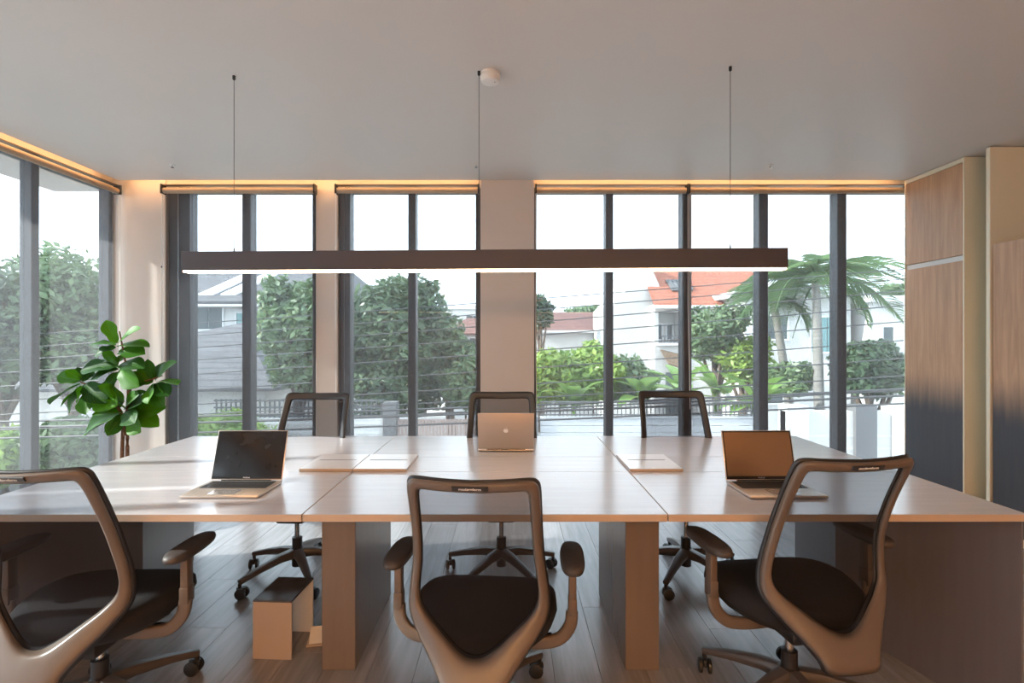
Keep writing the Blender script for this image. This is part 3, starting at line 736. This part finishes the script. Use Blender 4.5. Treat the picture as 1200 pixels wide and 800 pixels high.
def fig_leaf_mesh(seed):
    rnd = random.Random(seed); nu, nv = 6, 10
    bm = bmesh.new(); uvl = bm.loops.layers.uv.new('UVMap'); grid = []; uvs = {}
    bend = rnd.uniform(0.10, 0.35); ph = rnd.uniform(0, 6)
    for j in range(nv+1):
        t = j/nv; hw = 0.5*(0.50+0.45*t-0.28*math.exp(-((t-0.42)/0.16)**2)*0.55)*(math.sin(PI*min(1, t*1.02+0.015))**0.5 if 0 < t < 1 else 0.04)*1.05
        row = []
        for i in range(nu+1):
            s = 2*i/nu-1; x_ = s*hw*0.78; z_ = 0.20*abs(s)*hw-bend*t*t+0.020*math.sin(t*9+ph+s*2)*abs(s)
            v = bm.verts.new((x_, t, z_)); row.append(v); uvs[v] = (s, t)
        grid.append(row)
    for a, b in zip(grid, grid[1:]):
        for i in range(nu):
            f = bm.faces.new((a[i], a[i+1], b[i+1], b[i]))
            for lp in f.loops: lp[uvl].uv = uvs[lp.vert]
    me = bpy.data.meshes.new('leaf'); bm.to_mesh(me); bm.free()
    for p in me.polygons: p.use_smooth = True
    me.materials.append(M['fig_leaf']); return me
figs = [fig_leaf_mesh(s) for s in range(5)]
PY = 3.62; PX = (146-597)/600*PY
fig = thing('fiddle_leaf_fig', 'potted fiddle leaf fig with big glossy green leaves in the corner', 'plant', (PX, PY, 0))
part('pot', lathe([(0.10, 0.0), (0.15, 0.02), (0.17, 0.20), (0.175, 0.36), (0.165, 0.365), (0.155, 0.33), (0.02, 0.33)], 28), M['pot_clay'], fig, True)
part('soil', lathe([(0.15, 0.328), (0.15, 0.338), (0.02, 0.342)], 20), M['soil'], fig, True)
def fl(px, py, dy=0.0):
    q = at(px, py, PY+dy); return Vector((q.x-PX, q.y-PY, q.z))
stems = [[(0.02, 0, .33), (0.012, 0.01, .62), fl(150, 500, .0), fl(150, 455, 0), fl(147, 425, 0), fl(140, 388, 0)],
         [(-0.03, 0.01, .33), (-0.02, 0.01, .65), fl(146, 500, .02), fl(152, 460, .03), fl(156, 450, 0), fl(176, 445, -.02), fl(190, 440, -.03)],
         [fl(147, 510, 0), fl(140, 480, .0), fl(122, 462, .0), fl(104, 452, .02), fl(92, 446, .03)]]
for st in stems: part('stem', tube(spline(st, 4), [0.0135-0.009*i/(4*(len(st)-1)) for i in range(4*(len(st)-1)+1)], 8), M['bark_indoor'], fig, True)
rl = random.Random(11)
def leaf_at(base, d, length, roll=0.0):
    d = Vector(d).normalized()
    up_ = Vector((rl.uniform(-.8, .8), -1, rl.uniform(0.0, 1.1))); s = d.cross(up_)
    if s.length < 0.05: s = Vector((1, 0, 0))
    s.normalize(); n = s.cross(d).normalized()
    R = Matrix((s, d, n)).transposed().to_4x4() @ Matrix.Rotation(roll, 4, 'Y')
    o = link('leaf', figs[rl.randrange(5)], None, fig); o.matrix_local = Matrix.Translation(base) @ R @ Matrix.Scale(length, 4)
def tip(b, e, ey=0.0, roll=0.0, by=0.0, scale=1.0):
    p0, p1 = fl(b[0], b[1], by), fl(e[0], e[1], by+ey); leaf_at(p0, p1-p0, (p1-p0).length*scale, roll)
# crown leaves, (from, to, depth of tip, roll)
for b, e, ey, ro in [((137, 402), (124, 378), -.05, .2), ((138, 402), (158, 384), -.05, -.2), ((136, 404), (107, 400), -.02, 1.0), ((136, 407), (109, 411), -.04, .9), ((138, 406), (166, 397), -.04, -.8), ((139, 412), (163, 411), -.07, -.5),
                     ((139, 426), (124, 414), -.10, .2), ((140, 428), (157, 422), -.12, -.2), ((138, 428), (96, 430), -.03, .7), ((138, 430), (110, 422), .05, .4), ((139, 432), (106, 441), -.06, .3), ((141, 432), (148, 448), -.14, 0), ((138, 436), (116, 464), -.10, .3), ((134, 428), (148, 412), .08, 0), ((132, 420), (118, 420), .06, .2),
                     ((94, 446), (67, 440), -.02, .3), ((95, 444), (83, 436), -.09, .2), ((96, 446), (91, 432), -.02, 0.8), ((100, 450), (112, 462), -.14, -.1), ((94, 450), (58, 466), .0, .6), ((96, 452), (70, 472), -.05, .8), ((98, 454), (72, 478), -.02, .9), ((100, 455), (86, 466), -.15, .4), ((102, 458), (128, 472), -.12, 0), ((96, 447), (108, 434), .08, 0), ((102, 460), (98, 480), -.12, .3),
                     ((182, 446), (200, 424), -.05, -.3), ((180, 444), (172, 424), -.05, .2), ((182, 445), (186, 423), .06, 0), ((183, 447), (206, 445), -.07, -.7), ((182, 449), (194, 460), -.10, -.2), ((180, 449), (170, 468), -.13, .2), ((179, 448), (150, 440), -.06, .4), ((180, 447), (156, 452), -.10, .3), ((181, 450), (182, 470), -.12, 0), ((180, 446), (162, 430), -.02, .5),
                     ((146, 484), (121, 502), -.09, .2), ((145, 483), (112, 482), -.10, .3), ((146, 485), (128, 506), -.12, .0), ((148, 484), (158, 504), -.12, -.1), ((150, 482), (186, 476), -.04, -.4), ((148, 480), (163, 466), -.10, -.2), ((146, 478), (124, 466), -.10, .3), ((144, 482), (94, 494), -.02, .5), ((147, 479), (148, 462), -.12, 0), ((150, 484), (176, 490), -.07, -.3), ((146, 470), (122, 452), -.12, .3), ((149, 468), (166, 460), -.02, -.2), ((144, 486), (98, 502), .02, .6), ((148, 482), (152, 492), -.16, 0), ((148, 470), (172, 478), .06, -.2), ((146, 470), (120, 478), .08, .2)]:
    tip(b, e, ey, ro*0.8, 0.0, 1.10)

# ------------------------------------------------------------------ outdoors
GZ = -3.0
structure('ground', B((-90, 90, 4.9, 150, GZ-0.3, GZ), (-90, -4.6, -60, 4.9, GZ-0.3, GZ)), M['asphalt'], 'pale street and yards outside')
structure('lower_storey', B((XL-0.25, XR+0.2, YF-0.4, YB+0.25, GZ, -0.2)), M['slab_concrete'], 'wall of the storey below')

def leaves_mesh(name, blobs, n, size, seed, aspect=0.45, up=0.4):
    r = np.random.default_rng(seed); bl = np.array(blobs, float)
    vol = bl[:, 3]*bl[:, 4]*bl[:, 5]; idx = r.choice(len(bl), n, p=vol/vol.sum()); bb = bl[idx]
    d = r.normal(size=(n, 3)); d /= np.linalg.norm(d, axis=1)[:, None]
    rad = (0.35+0.65*r.random(n)**0.45)[:, None]
    lump = 1+0.10*np.sin(d[:, :1]*7+bb[:, :1]*3)+0.10*np.sin(d[:, 2:]*9+bb[:, 1:2])
    c = bb[:, :3]+d*rad*bb[:, 3:6]*lump
    nrm = d*0.7+r.normal(size=(n, 3))*0.6+np.array([0, 0, up]); nrm /= np.linalg.norm(nrm, axis=1)[:, None]
    t = np.cross(nrm, r.normal(size=(n, 3))); t /= np.linalg.norm(t, axis=1)[:, None]; b = np.cross(nrm, t)
    sz = size*(0.6+0.8*r.random(n))[:, None]
    V = np.stack([c-t*sz, c+b*sz*aspect-nrm*sz*0.12, c+t*sz, c-b*sz*aspect-nrm*sz*0.12], 1).reshape(-1, 3)
    me = bpy.data.meshes.new(name); me.vertices.add(4*n); me.vertices.foreach_set('co', V.ravel())
    me.loops.add(4*n); me.loops.foreach_set('vertex_index', np.arange(4*n, dtype=np.int32))
    me.polygons.add(n); me.polygons.foreach_set('loop_start', np.arange(0, 4*n, 4, dtype=np.int32)); me.polygons.foreach_set('loop_total', np.full(n, 4, dtype=np.int32))
    me.update(); me.validate(); return me
def tree(name, label, px, py, Y, rw, rh, n, size, mat, seed, cat='tree', trunk=True, group=None, nb=9, base=None):
    """crown centred on the given direction, rw/rh radii in metres"""
    q = at(px, py, Y); bz = GZ if base is None else base
    t = thing(name, label, cat, (q.x, q.y, bz), 0, group)
    rnd = random.Random(seed); h = q.z-bz
    bl = [(0, 0, h, rw*0.72, rw*0.72, rh*0.75)]
    for k in range(nb):
        a = rnd.uniform(0, 2*PI); e = rnd.uniform(-0.8, 1.0)
        bl.append((math.cos(a)*rw*0.55, math.sin(a)*rw*0.55, h+e*rh*0.55, rw*0.48*rnd.uniform(.8, 1.1), rw*0.48, rh*0.42*rnd.uniform(.8, 1.1)))
    link('foliage', leaves_mesh('foliage', bl, int(n*2.6), size*0.62, seed), M[mat], t)['kind'] = 'stuff'
    if trunk:
        part('trunk', tube(spline([(0, 0, 0), (0.05, 0.03, h*0.4), (-0.06, 0, h*0.75), (0, 0.05, h)], 4), [0.16-0.09*i/12 for i in range(13)], 8), M['bark'], t, True)
        for k in range(5):
            a = 2*PI*k/5+rnd.random(); part('branch', tube([(0, 0, h*0.62), (math.cos(a)*rw*0.3, math.sin(a)*rw*0.3, h*0.8), (math.cos(a)*rw*0.6, math.sin(a)*rw*0.6, h+0.1)], [0.07, 0.05, 0.02], 6), M['bark'], t, True)
    else:
        part('stem', tube([(0, 0, 0), (0.03, 0, h*0.6), (0, 0, h)], [0.05, 0.04, 0.02], 6), M['bark'], t, True)
    return t

def quad_slab(pts, th, nm, mat, par):
    """roof plane given by its outline, with thickness downwards"""
    return part(nm, prism([Vector(p) for p in pts], (0, 0, -th)), mat, par)
def win(par, x0, x1, z0, z1, y, mat='window_dark', bars=1):
    f = part('window', B((x0-0.06, x1+0.06, y-0.05, y+0.02, z0-0.06, z0), (x0-0.06, x1+0.06, y-0.05, y+0.02, z1, z1+0.06), (x0-0.06, x0, y-0.05, y+0.02, z0, z1), (x1, x1+0.06, y-0.05, y+0.02, z0, z1)), M['trim_white'], par)
    n = bars+1
    for k in range(n):
        a, b = x0+(x1-x0)*k/n, x0+(x1-x0)*(k+1)/n
        part('pane', B((a+0.015, b-0.015, y-0.03, y-0.005, z0, z1)), M[mat], f)
# grey roofed house: lower hip roof in front, tall block behind
h = thing('grey_roof_house', 'white house with grey shingle hip roofs behind the street fence', 'house', (0, 0, 0))
part('wall', B((-17, -6.3, 20, 27, GZ, 2.66)), M['render_white'], h)
part('soffit', B((-17.5, -5.8, 19.5, 27.5, 2.60, 2.70)), M['trim_white'], h)
quad_slab([(-17.5, 19.5, 2.78), (-5.8, 19.5, 2.78), (-7.9, 23.5, 5.0), (-16, 23.5, 5.0)], 0.1, 'roof_plane', M['roof_grey'], h)
quad_slab([(-5.8, 19.5, 2.78), (-5.8, 27.5, 2.78), (-7.9, 23.5, 5.0)], 0.1, 'roof_plane', M['roof_grey'], h)
for px in (236, 262):
    a, b = at(px, 342, 20.2), at(px+16, 322, 21.9)
    quad_slab([(a.x, 20.0, 3.12), (a.x+0.6, 20.0, 3.12), (a.x+1.4, 21.8, 4.12), (a.x+0.8, 21.8, 4.12)], 0.06, 'skylight', M['trim_white'], h)
win(h, -12.3, -11.2, 1.74, 2.58, 20, 'window_dark', 1)
win(h, -10.65, -9.45, 1.75, 2.36, 20, 'window_teal', 3)
part('string_course', B((-17, -6.3, 19.9, 20.0, 1.55, 1.64)), M['trim_white'], h)
ap = (-8.45, 16.2, 1.86); ez = 0.10
co = [(-14.5, 12.6, ez), (-5.95, 12.9, ez), (-5.6, 18.8, ez), (-14.5, 18.8, ez)]
for a, b in zip(co, co[1:]+co[:1]): quad_slab([a, b, ap], 0.08, 'roof_plane', M['roof_grey'], h)
part('wall', B((-14.0, -6.3, 13.2, 18.4, GZ, ez)), M['render_white'], h)
# far house with brown red roof, seen past the big tree
h = thing('far_red_house', 'far white house with dark red hip roof beyond the big tree', 'house', (0, 0, 0))
part('wall', B((-3.4, 0.3, 27, 32, GZ, 1.7)), M['render_white'], h)
quad_slab([(-3.7, 26.7, 1.66), (0.6, 26.7, 1.66), (-0.6, 29, 2.55), (-2.4, 29, 2.55)], 0.1, 'roof_plane', M['roof_brown'], h)
quad_slab([(0.6, 26.7, 1.66), (0.6, 32, 1.66), (-0.6, 29, 2.55)], 0.1, 'roof_plane', M['roof_brown'], h)
quad_slab([(-3.7, 26.7, 1.66), (-2.4, 29, 2.55), (-3.7, 32, 1.66)], 0.1, 'roof_plane', M['roof_brown'], h)
win(h, -2.1, -1.5, 0.9, 1.4, 27, 'window_dark', 1); win(h, -3.1, -2.5, 0.9, 1.4, 27)
h = thing('far_flat_building', 'far white flat roofed building above the dark red hip roof', 'building', (0, 0, 0))
part('wall', B((-5.5, 0.4, 38, 44, GZ, 3.6)), M['render_white'], h); part('parapet', B((-5.7, 0.6, 37.8, 44.2, 3.6, 3.85)), M['trim_white'], h)
win(h, -3.2, -2.2, 2.5, 3.1, 38); win(h, -1.4, -0.4, 2.5, 3.1, 38)
# long brown roofed house
h = thing('brown_roof_house', 'long white house with faded brown red roof behind yellow green shrubs', 'house', (0, 0, 0))
part('wall', B((1.6, 7.5, 26, 31, GZ, 1.85)), M['render_white'], h)
quad_slab([(1.3, 25.7, 1.82), (7.8, 25.7, 1.82), (7.8, 28.5, 2.85), (2.3, 28.5, 2.85)], 0.1, 'roof_plane', M['roof_brown'], h)
quad_slab([(1.3, 25.7, 1.82), (2.3, 28.5, 2.85), (1.3, 31.3, 1.82)], 0.1, 'roof_plane', M['roof_brown'], h)
part('gutter', B((1.3, 7.8, 25.6, 25.72, 1.68, 1.80)), M['trim_white'], h)
win(h, 1.75, 2.6, -1.5, -0.6, 26, 'window_dark', 1)
# orange roofed house
h = thing('orange_roof_house', 'white gabled house with orange tiled roof and recessed balcony', 'house', (0, 0, 0))
part('gable_wall', prism([(4.25, 21, GZ), (6.3, 21, GZ), (6.3, 21, 3.2), (5.55, 21, 4.9), (4.7, 21, 3.2), (4.25, 21, 2.7)], (0, 5, 0)), M['render_white'], h)
X0, X1, bx0, bx1, bz0, bz1 = 5.68, 10.2, 5.82, 6.66, 1.20, 2.40
part('wall', B((X0, bx0, 20, 21, GZ, 2.7), (bx1, X1, 20, 26, GZ, 2.7), (bx0, bx1, 20, 21, GZ, bz0), (bx0, bx1, 20, 21, bz1, 2.7), (bx0, bx1, 20.7, 21, bz0, bz1)), M['render_white'], h)
for a in (5.9, 6.32): win(h, a+0.04, a+0.24, bz0+0.15, bz1-0.45, 20.69, 'window_dark', 0)
part('railing', B((bx0, bx1, 20.0, 20.03, bz0+0.24, bz0+0.28), *[(bx0+0.12*k, bx0+0.12*k+0.02, 20.0, 20.03, bz0, bz0+0.24) for k in range(8)]), M['render_grey'], h)
part('balcony_sill', B((bx0-0.1, bx1+0.1, 19.85, 20.0, bz0-0.1, bz0)), M['trim_white'], h)
quad_slab([(5.55, 19.6, 2.66), (10.6, 19.6, 2.66), (10.6, 24, 5.3), (5.95, 24, 5.3)], 0.1, 'roof_plane', M['roof_orange'], h)
part('gutter', B((5.5, 10.6, 19.5, 19.62, 2.52, 2.64)), M['trim_white'], h)
vm = B((-0.42, 0.42, -0.5, 0.5, 0, 0.06), *[(-0.36+0.18*k, -0.28+0.18*k, -0.45, 0.45, 0.06, 0.09) for k in range(5)])
v = part('roof_vent', vm, M['render_grey'], h); v.location = (6.95, 21.0, 3.53); v.rotation_euler = (math.atan2(2.64, 4.4), 0, 0)
quad_slab([(5.9, 19.0, 0.45), (6.7, 19.0, 0.20), (6.7, 20, 0.75), (5.9, 20, 0.95)], 0.05, 'awning', M['awning_tan'], h)
part('door', B((6.1, 6.9, 19.95, 20.0, GZ, 0.05)), M['window_dark'], h)
# white houses on the right
h = thing('white_flat_house', 'white modern house with flat eaves behind the tall palm', 'house', (0, 0, 0))
part('wall', B((8.3, 12.0, 18, 24, GZ, 2.85)), M['render_white'], h); part('eave', B((8.0, 12.3, 17.5, 24.4, 2.85, 3.05)), M['trim_white'], h)
win(h, 8.55, 9.75, 1.35, 2.15, 18, 'window_dark', 1); win(h, 10.6, 11.7, 0.9, 2.1, 18, 'window_teal', 1); win(h, 8.6, 9.6, -0.9, 0.2, 18, 'window_dark', 0)
part('canopy', B((8.2, 9.9, 17.3, 18, 0.25, 0.4)), M['render_grey'], h)
h = thing('white_terrace_house', 'white house with stepped roof behind the dark round bush', 'house', (0, 0, 0))
part('wall', B((12.3, 20, 17.5, 24, GZ, 2.6)), M['render_white'], h); part('eave', B((12.1, 20, 17.1, 24, 2.6, 2.8)), M['trim_white'], h)
win(h, 12.75, 13.1, 1.0, 1.75, 17.5, 'window_dark', 0); win(h, 14, 15, 1.0, 1.9, 17.5)

# street fences
FY = 11.0
f = thing('street_fence', 'white wall topped with dark metal pickets beside the pink slatted gate', 'fence', (0, FY, GZ))
zt = at(0, 468, FY).z-GZ; zw = at(0, 490, FY).z-GZ
xa, xb = -6.4, -2.72
part('wall', B((xa, xb, 0, 0.2, 0, zw)), M['render_white'], f)
for k, zz in enumerate((zw-0.13, zw-0.33)): part('groove_band', B((xa+0.9, xb-0.05, -0.012, 0.0, zz, zz+0.05)), M['trim_white'], f)
pk = to_mesh('picket', B((-0.014, 0.014, 0.085, 0.115, zw, zt)))
x = xa+0.05
while x < xb: o = link('picket', pk, M['fence_dark'], f); o.location.x = x; x += 0.105
for zz in (zt-0.05, (zt+zw)/2, zw+0.02): part('rail', B((xa, xb, 0.08, 0.12, zz, zz+0.035)), M['fence_dark'], f)
g = thing('slatted_gate', 'pink beige gate of narrow vertical slats between grey posts', 'gate', (0, FY, GZ))
zg = at(0, 491, FY).z-GZ
part('post', B((-2.71, -2.42, -0.05, 0.25, 0, at(0, 471, FY).z-GZ)), M['render_grey'], g)
sl = to_mesh('slat', B((-0.030, 0.030, 0, 0.03, 0.1, zg)))
x = -2.38
while x < 0.42: o = link('slat', sl, M['gate_pink'], g); o.location.x = x; x += 0.074
part('rail', B((-2.42, 0.45, 0.03, 0.07, zg-0.1, zg-0.04), (-2.42, 0.45, 0.03, 0.07, 0.3, 0.36)), M['gate_pink'], g)
part('post', B((0.45, 0.62, -0.05, 0.2, 0, zg+0.05)), M['render_grey'], g)
f = thing('board_fence', 'pale horizontal board fence with thin metal pickets before the banana plants', 'fence', (0, FY, GZ))
xa, xb = 0.66, 5.5; zp = at(0, 470, FY).z-GZ
bh = 0.155; bd = to_mesh('board', B((xa, xb, 0, 0.04, 0.004, bh-0.006), bev=0.006, seg=1)); k = 0
while (k+1)*bh < zw+0.01: o = link('board', bd, M['board_pale'], f); o.location.z = zw-(k+1)*bh; k += 1
part('cap', B((xa, xb, -0.02, 0.08, zw, zw+0.04)), M['board_pale'], f)
for xx in (xa, (xa+xb)/2, xb-0.1): part('post', B((xx, xx+0.1, 0.04, 0.14, 0, zw)), M['render_grey'], f)
pk2 = to_mesh('picket', B((-0.010, 0.010, 0.03, 0.05, zw, zp)))
x = xa+0.05
while x < xb: o = link('picket', pk2, M['render_grey'], f); o.location.x = x; x += 0.09
for zz in (zp-0.03, zw+0.06): part('rail', B((xa, xb, 0.025, 0.055, zz, zz+0.025)), M['render_grey'], f)
f = thing('white_boundary_wall', 'white rendered boundary wall with piers below the dark round bush', 'wall', (0, 10.2, GZ))
zt = at(0, 482, 10.2).z-GZ
part('panel', B((5.5, 8.6, 0, 0.2, 0, zt)), M['render_white'], f)
for xx in (5.5, 6.85, 7.6): part('pier', B((xx, xx+0.42, -0.08, 0.28, 0, zt+0.12)), M['render_grey' if 6.8 < xx < 7 else 'render_white'], f)
for zz in (zt-0.75, zt-0.50): part('groove_band', B((5.5, 8.6, -0.012, 0, zz, zz+0.03)), M['trim_white'], f)
f = thing('side_boundary_wall', 'white garden wall seen through the left window wall behind hedges', 'wall', (-10.6, 0, GZ))
part('panel', B((-0.2, 0, 5, 24, 0, 1.9)), M['render_white'], f); part('coping', B((-0.26, 0.06, 5, 24, 1.9, 2.0)), M['trim_white'], f)

# trees
tree('mango_tree', 'big dense dark green tree between the narrow pier and the pink gate', 456, 408, 12.8, 1.5, 2.25, 8000, 0.15, 'leaf_mango', 1, nb=12)
tree('round_tree', 'rounded grey green tree in front of the grey roofed house', 352, 402, 12.2, 0.98, 1.75, 5000, 0.15, 'leaf_mid', 2, nb=10)
tree('light_tree', 'light green feathery tree between the big dark tree and wide pier', 528, 418, 13.6, 0.9, 1.3, 2200, 0.15, 'leaf_mid', 3)
tree('garden_shrub', 'pale green shrub with drooping leaves above the pink gate', 545, 452, 12.2, 0.55, 0.8, 1100, 0.14, 'leaf_mid', 31, trunk=False, cat='shrub')
tree('slim_tree', 'small round topped tree rising above the far white building', 497, 340, 30, 0.55, 0.55, 500, 0.2, 'leaf_mid', 4)
tree('far_tree', 'dark tree beside the long brown roof and wide pier', 634, 367, 24, 0.6, 1.0, 900, 0.18, 'leaf_dark', 5)
tree('far_grove', 'low dark green grove far behind the brown roof', 690, 366, 45, 2.6, 0.7, 1200, 0.3, 'leaf_mid', 6)
tree('yellow_shrub', 'tall yellow green shrub behind the board fence beside the wide pier', 655, 445, 12.6, 0.75, 0.85, 2200, 0.15, 'leaf_bright', 7, trunk=False, cat='shrub', group='bright shrubs behind the board fence')
tree('yellow_shrub', 'yellow green shrub behind the board fence, highest of the bright shrubs', 694, 440, 12.9, 0.85, 0.95, 2400, 0.15, 'leaf_bright', 8, trunk=False, cat='shrub', group='bright shrubs behind the board fence')
tree('green_shrub', 'mid green shrub under the white gable', 738, 446, 13.2, 0.75, 0.8, 1800, 0.14, 'leaf_mid', 9, trunk=False, cat='shrub')
tree('garden_tree', 'slender light green garden tree before the orange roofed house', 840, 395, 14.5, 0.95, 1.1, 1500, 0.15, 'leaf_mid', 10)
tree('garden_tree', 'leafy green tree between the orange roofed house and tall palm', 872, 425, 14, 0.8, 0.9, 1300, 0.15, 'leaf_bright', 12)
tree('low_shrub', 'low green shrub at the foot of the tall palm', 925, 445, 12.4, 0.6, 0.55, 900, 0.13, 'leaf_mid', 13, trunk=False, cat='shrub')
tree('round_bush', 'dark round leafy bush above the white boundary wall', 1022, 434, 11.5, 0.95, 0.85, 4200, 0.13, 'leaf_dark', 14, nb=11)
tree('far_tree', 'hazy tree behind the white terrace house', 1052, 342, 40, 1.6, 0.8, 700, 0.25, 'leaf_mid', 15)
tree('street_hedge', 'low bright hedge before the white street fence', 255, 506, 10.2, 1.0, 0.45, 1500, 0.11, 'leaf_bright', 16, trunk=False, cat='hedge')
tree('side_tree', 'large grey green tree outside the left window wall, beside the plant', 88, 385, 10.5, 1.35, 1.75, 4500, 0.14, 'leaf_mid', 17, nb=12)
tree('side_tree', 'large grey green tree outside the left window wall, beyond the dark post', 2, 390, 9.5, 1.4, 1.75, 4500, 0.14, 'leaf_mango', 18, nb=12)
tree('side_hedge', 'bright hedge beneath the trees outside the left window wall', 92, 525, 8.6, 0.9, 0.55, 1800, 0.11, 'leaf_mid', 19, trunk=False, cat='hedge')
tree('side_hedge', 'bright hedge by the side wall beyond the dark window post', 5, 535, 8.2, 0.8, 0.6, 1600, 0.11, 'leaf_bright', 20, trunk=False, cat='hedge')

# palms
def frond_mesh(L_=1.6, n=44, seed=0):
    bm = bmesh.new(); rnd = random.Random(seed)
    def sp(t): return Vector((0, L_*(t-0.12*t*t), L_*(0.48*t-0.95*t*t)))
    tube([sp(i/8) for i in range(9)], [0.028*(1-i/9)+0.004 for i in range(9)], 5, bm)
    for i in range(n):
        t = 0.12+0.88*i/n; p = sp(t); l = L_*0.34*math.sin(PI*(0.15+0.8*t))**0.7
        for s in (-1, 1):
            d = Vector((s*0.85, 0.55, -0.38+rnd.uniform(-.12, .12))).normalized(); w_ = Vector((0, 0.017, 0.008))
            a = bm.verts.new(p-w_*0.5); b = bm.verts.new(p+w_*0.5); c = bm.verts.new(p+d*l*0.55+w_*0.7); e = bm.verts.new(p+d*l+Vector((0, 0, -0.16*l))); f_ = bm.verts.new(p+d*l*0.55-w_*0.7)
            bm.faces.new((a, f_, e, c, b))
    me = bpy.data.meshes.new('frond'); bm.to_mesh(me); bm.free(); me.materials.append(M['leaf_palm']); return me
fr = [frond_mesh(1.5, 44, s) for s in range(3)]
def palm(label, px, py, Y, base_px, n, sc, seed):
    q = at(px, py, Y); b0 = at(base_px, 520, Y); rnd = random.Random(seed)
    t = thing('coconut_palm', label, 'palm', (b0.x, Y, GZ), 0, 'coconut palms')
    top = Vector((q.x-b0.x, 0, q.z-GZ))
    part('trunk', tube(spline([(0, 0, 0), (top.x*0.25, 0, top.z*0.4), (top.x*0.7, 0, top.z*0.8), top], 5), [0.13-0.045*i/15 for i in range(16)], 10), M['palm_bark'], t, True)
    for k in range(n):
        o = link('frond', fr[k % 3], None, t); o.location = top
        el = rnd.uniform(-0.35, 0.75)
        o.rotation_euler = (el, rnd.uniform(-.3, .3), 2*PI*k/n*1.0+rnd.uniform(-.25, .25)); s = sc*rnd.uniform(.85, 1.1); o.scale = (s, s, s)
palm('tall coconut palm with pale straight trunk behind the right hand window', 956, 332, 11.8, 962, 24, 1.12, 3)
palm('shorter coconut palm with thin leaning trunk beside the tall palm', 905, 350, 13.5, 935, 18, 0.85, 5)
# banana plants
def banana_leaf(seed):
    bm = bmesh.new(); n = 9; rnd = random.Random(seed); rows = []
    for i in range(n+1):
        t = i/n; w_ = 0.17*math.sin(PI*min(1, 0.06+0.94*t))**0.55 if i < n else 0.01
        y = t*(1-0.12*t); z = 0.30*t-0.52*t*t
        rows.append([bm.verts.new((s*w_, y, z+0.25*abs(s)*w_)) for s in (-1, 0, 1)])
    for a, b in zip(rows, rows[1:]):
        for i in range(2): bm.faces.new((a[i], a[i+1], b[i+1], b[i]))
    me = bpy.data.meshes.new('leaf'); bm.to_mesh(me); bm.free()
    for p in me.polygons: p.use_smooth = True
    me.materials.append(M['leaf_banana']); return me
bl_ = [banana_leaf(s) for s in range(2)]
def banana(label, px, py, Y, n, sc, seed):
    q = at(px, py, Y); rnd = random.Random(seed)
    t = thing('banana_plant', label, 'banana plant', (q.x, Y, GZ), 0, 'banana plants behind the board fence')
    h_ = q.z-GZ
    part('stem', tube([(0, 0, 0), (0.02, 0, h_*0.6), (0, 0, h_)], [0.11, 0.085, 0.05], 8), M['leaf_banana'], t, True)
    for k in range(n):
        o = link('leaf', bl_[k % 2], None, t); o.location = (0, 0, h_-0.02*k)
        o.rotation_euler = (rnd.uniform(0.1, 1.1), 0, 2*PI*k/n+rnd.uniform(-.4, .4)); s = sc*rnd.uniform(.8, 1.15); o.scale = (s, s, s)
banana('banana plant with broad upright leaves under the white gable', 752, 465, 12.3, 9, 1.15, 1)
banana('banana plant in front of the recessed balcony and awning', 800, 462, 12.0, 9, 1.25, 2)
banana('banana plant with large drooping leaves beside the pale palm trunk', 885, 478, 11.5, 10, 1.25, 4)
banana('banana plant between the yellow green shrubs', 672, 470, 12.0, 8, 1.0, 6)
banana('banana plant with tall leaves below the slender garden tree', 838, 455, 12.6, 9, 1.2, 8)
# overhead cables along the street
def wire(y0, y1, Y, r, sag=0.12):
    a, b = at(597-900, y0, Y), at(597+900, y1, Y); pts = []
    for i in range(25):
        t = i/24; p = a.lerp(b, t); p.z -= sag*4*t*(1-t); pts.append(p)
    o = part('overhead_cable', tube(pts, r, 5), M['wire_black']); tag(o, 'thin black overhead cable strung along the street' if r < 0.012 else 'thick black bundled overhead cable strung along the street', 'cable', 'thin overhead cables' if r < 0.012 else 'thick overhead cables')
# heights given as the picture row at left and right ends of the street run
for y0, y1, Y, r in [(500, 385, 8.0, .0095), (486, 362, 8.1, .009), (470, 338, 8.2, .009), (455, 318, 8.3, .009), (442, 300, 8.4, .009), (428, 286, 8.5, .008), (412, 276, 8.6, .008), (506, 410, 7.9, .0095),
                     (500, 432, 7.6, .016), (507, 440, 7.6, .018), (512, 430, 7.7, .013), (520, 448, 7.5, .014)]:
    wire(y0, y1, Y, r)
